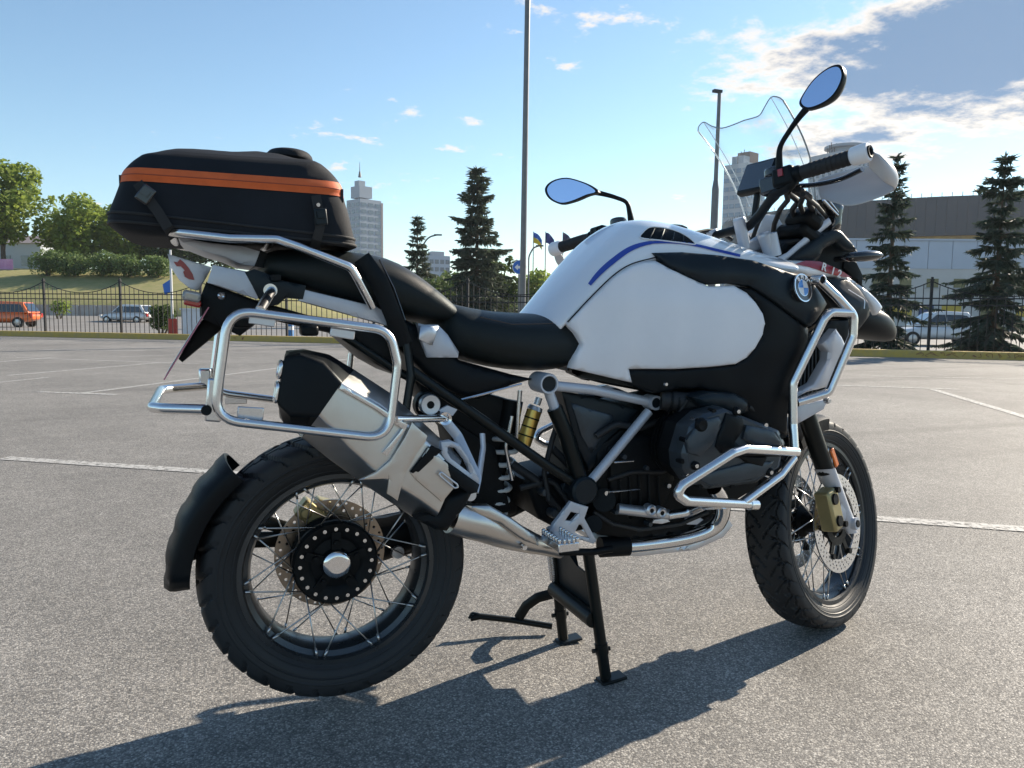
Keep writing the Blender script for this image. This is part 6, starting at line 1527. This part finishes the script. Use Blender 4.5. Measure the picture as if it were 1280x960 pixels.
zb = loft('zip_band', [[v*1.0+Vector((0, math.copysign(.0018, v.y), 0)) for v in r] for r in BRG[6*nseg:8*nseg+1]], M_ZIP, bag, False, 60)
lid = loft('bag_lid', BRG[8*nseg:], M_CORD, bag, True, 55)
zr = [v+Vector((0, math.copysign(.002, v.y), 0)) for v in BRG[7*nseg]]; obj('zip_line', *sweep_vf(zr, .0011, 6, cyc=True), mat('zip_teeth', (.30, .05, .015), .5), zb, True, 60)
for q in (3*nseg, 4*nseg): obj('bag_piping', *sweep_vf([v*1.002 for v in BRG[q]], .003, 6, cyc=True), M_STRAP, bag, True, 60)
for j in (2, 6, 16, 20):
    obj('bag_seam', *sweep_vf([BRG[i][j]*1.001 for i in range(4*nseg, 6*nseg+1)], .0016, 5), M_STRAP, bag, True, 60)
for j in (24, 40):
    p = BRG[7*nseg][j]; mb = MB(); mb.box(p+Vector((0, -.004, -.012)), (.006, .004, .028)); mb.build('zip_pull', M_STRAP, bag)
# rolled pad on the lid
rings = []
for (t, s_) in ((0, .9), (.25, 1.0), (.7, .98), (1, .8)):
    a, b = L(336, 190, -.10), L(399, 199, -.10); h = .030*t; rings.append([(a+b)/2+(b-a)/2*math.cos(q)*s_+Vector((0, .10+.085*math.sin(q)*s_, h-.004))-bag.location for q in [2*math.pi*i/24 for i in range(24)]])
o = loft('lid_pad', rings, M_CORD, bag, True, 50); subsurf(o, 1)
# pale handle strip on the lid
def strap(pts, w=.013):
    return tube('strap', [p-bag.location for p in T(*pts)], w, M_STRAP, bag, .015, 8, sq=(.16, 1) if False else (1, .18))
def flat_strap(pts, wpx, y):
    V = []; F = []
    P = [Vector((a, b, 0)) for a, b in pts]
    for i, p in enumerate(P):
        d = (P[min(i+1, len(P)-1)]-P[max(i-1, 0)]).normalized(); n = Vector((-d.y, d.x, 0))*wpx/2; yy = y if not isinstance(y, list) else y[i]
        for s in (1, -1):
            V.append(L(p.x+s*n.x, p.y+s*n.y, yy)-bag.location)
        for s in (-1, 1):
            q = L(p.x+s*n.x, p.y+s*n.y, yy)-bag.location; q.y += .004; V.append(q)
    for i in range(len(P)-1):
        for k in range(4): F.append((i*4+k, i*4+(k+1) % 4, i*4+4+(k+1) % 4, i*4+4+k))
    F += [(3, 2, 1, 0), tuple(range(len(V)-4, len(V)))]
    return obj('strap', V, F, M_STRAP, bag, False)
flat_strap([(172, 228), (182, 244), (197, 264), (210, 285), (218, 297)], 13, [-.202, -.204, -.206, -.205, -.15])
flat_strap([(395, 244), (398, 262), (400, 285), (396, 300), (392, 318)], 12, [-.203, -.205, -.207, -.2, -.155])
for (x, y, an, m) in ((182, 243, .6, M_BLACKG), (401, 271, -.1, M_GREYP)):
    c = L(x, y, -.209)-bag.location; mb = MB(); mb.box(c, (.026, .006, .034), Matrix.Rotation(an, 3, 'Y')); o = mb.build('buckle', m, bag); bevel(o, .004)
    mb = MB(); mb.box(c+Vector((0, -.006, .004)), (.016, .004, .014), Matrix.Rotation(an, 3, 'Y')); mb.build('buckle_tongue', m, o)
mb = MB(); mb.cyl(L(398, 256, -.207)-bag.location, L(398, 256, -.213)-bag.location, .004, n=10); mb.build('strap_rivet', M_STEEL, bag)

# ================================================================== AIR
def haze():
    mb = MB(); z0, z1 = -1.5, 95.0
    mb.box((CAM.x, CAM.y, (z0+z1)/2), (9000, 9000, z1-z0))
    m = bpy.data.materials.new('haze_air'); m.use_nodes = True; N, K = nodes(m); N.clear()
    o_ = N.new('ShaderNodeOutputMaterial'); v = N.new('ShaderNodeVolumePrincipled'); v.inputs['Color'].default_value = (.86, .92, 1.0, 1); v.inputs['Density'].default_value = .0002; v.inputs['Anisotropy'].default_value = .3
    K.new(v.outputs[0], o_.inputs['Volume']); o = mb.build('haze', m, None, False); tag(o, kind='stuff', label='thin pale summer haze in the air')
haze()
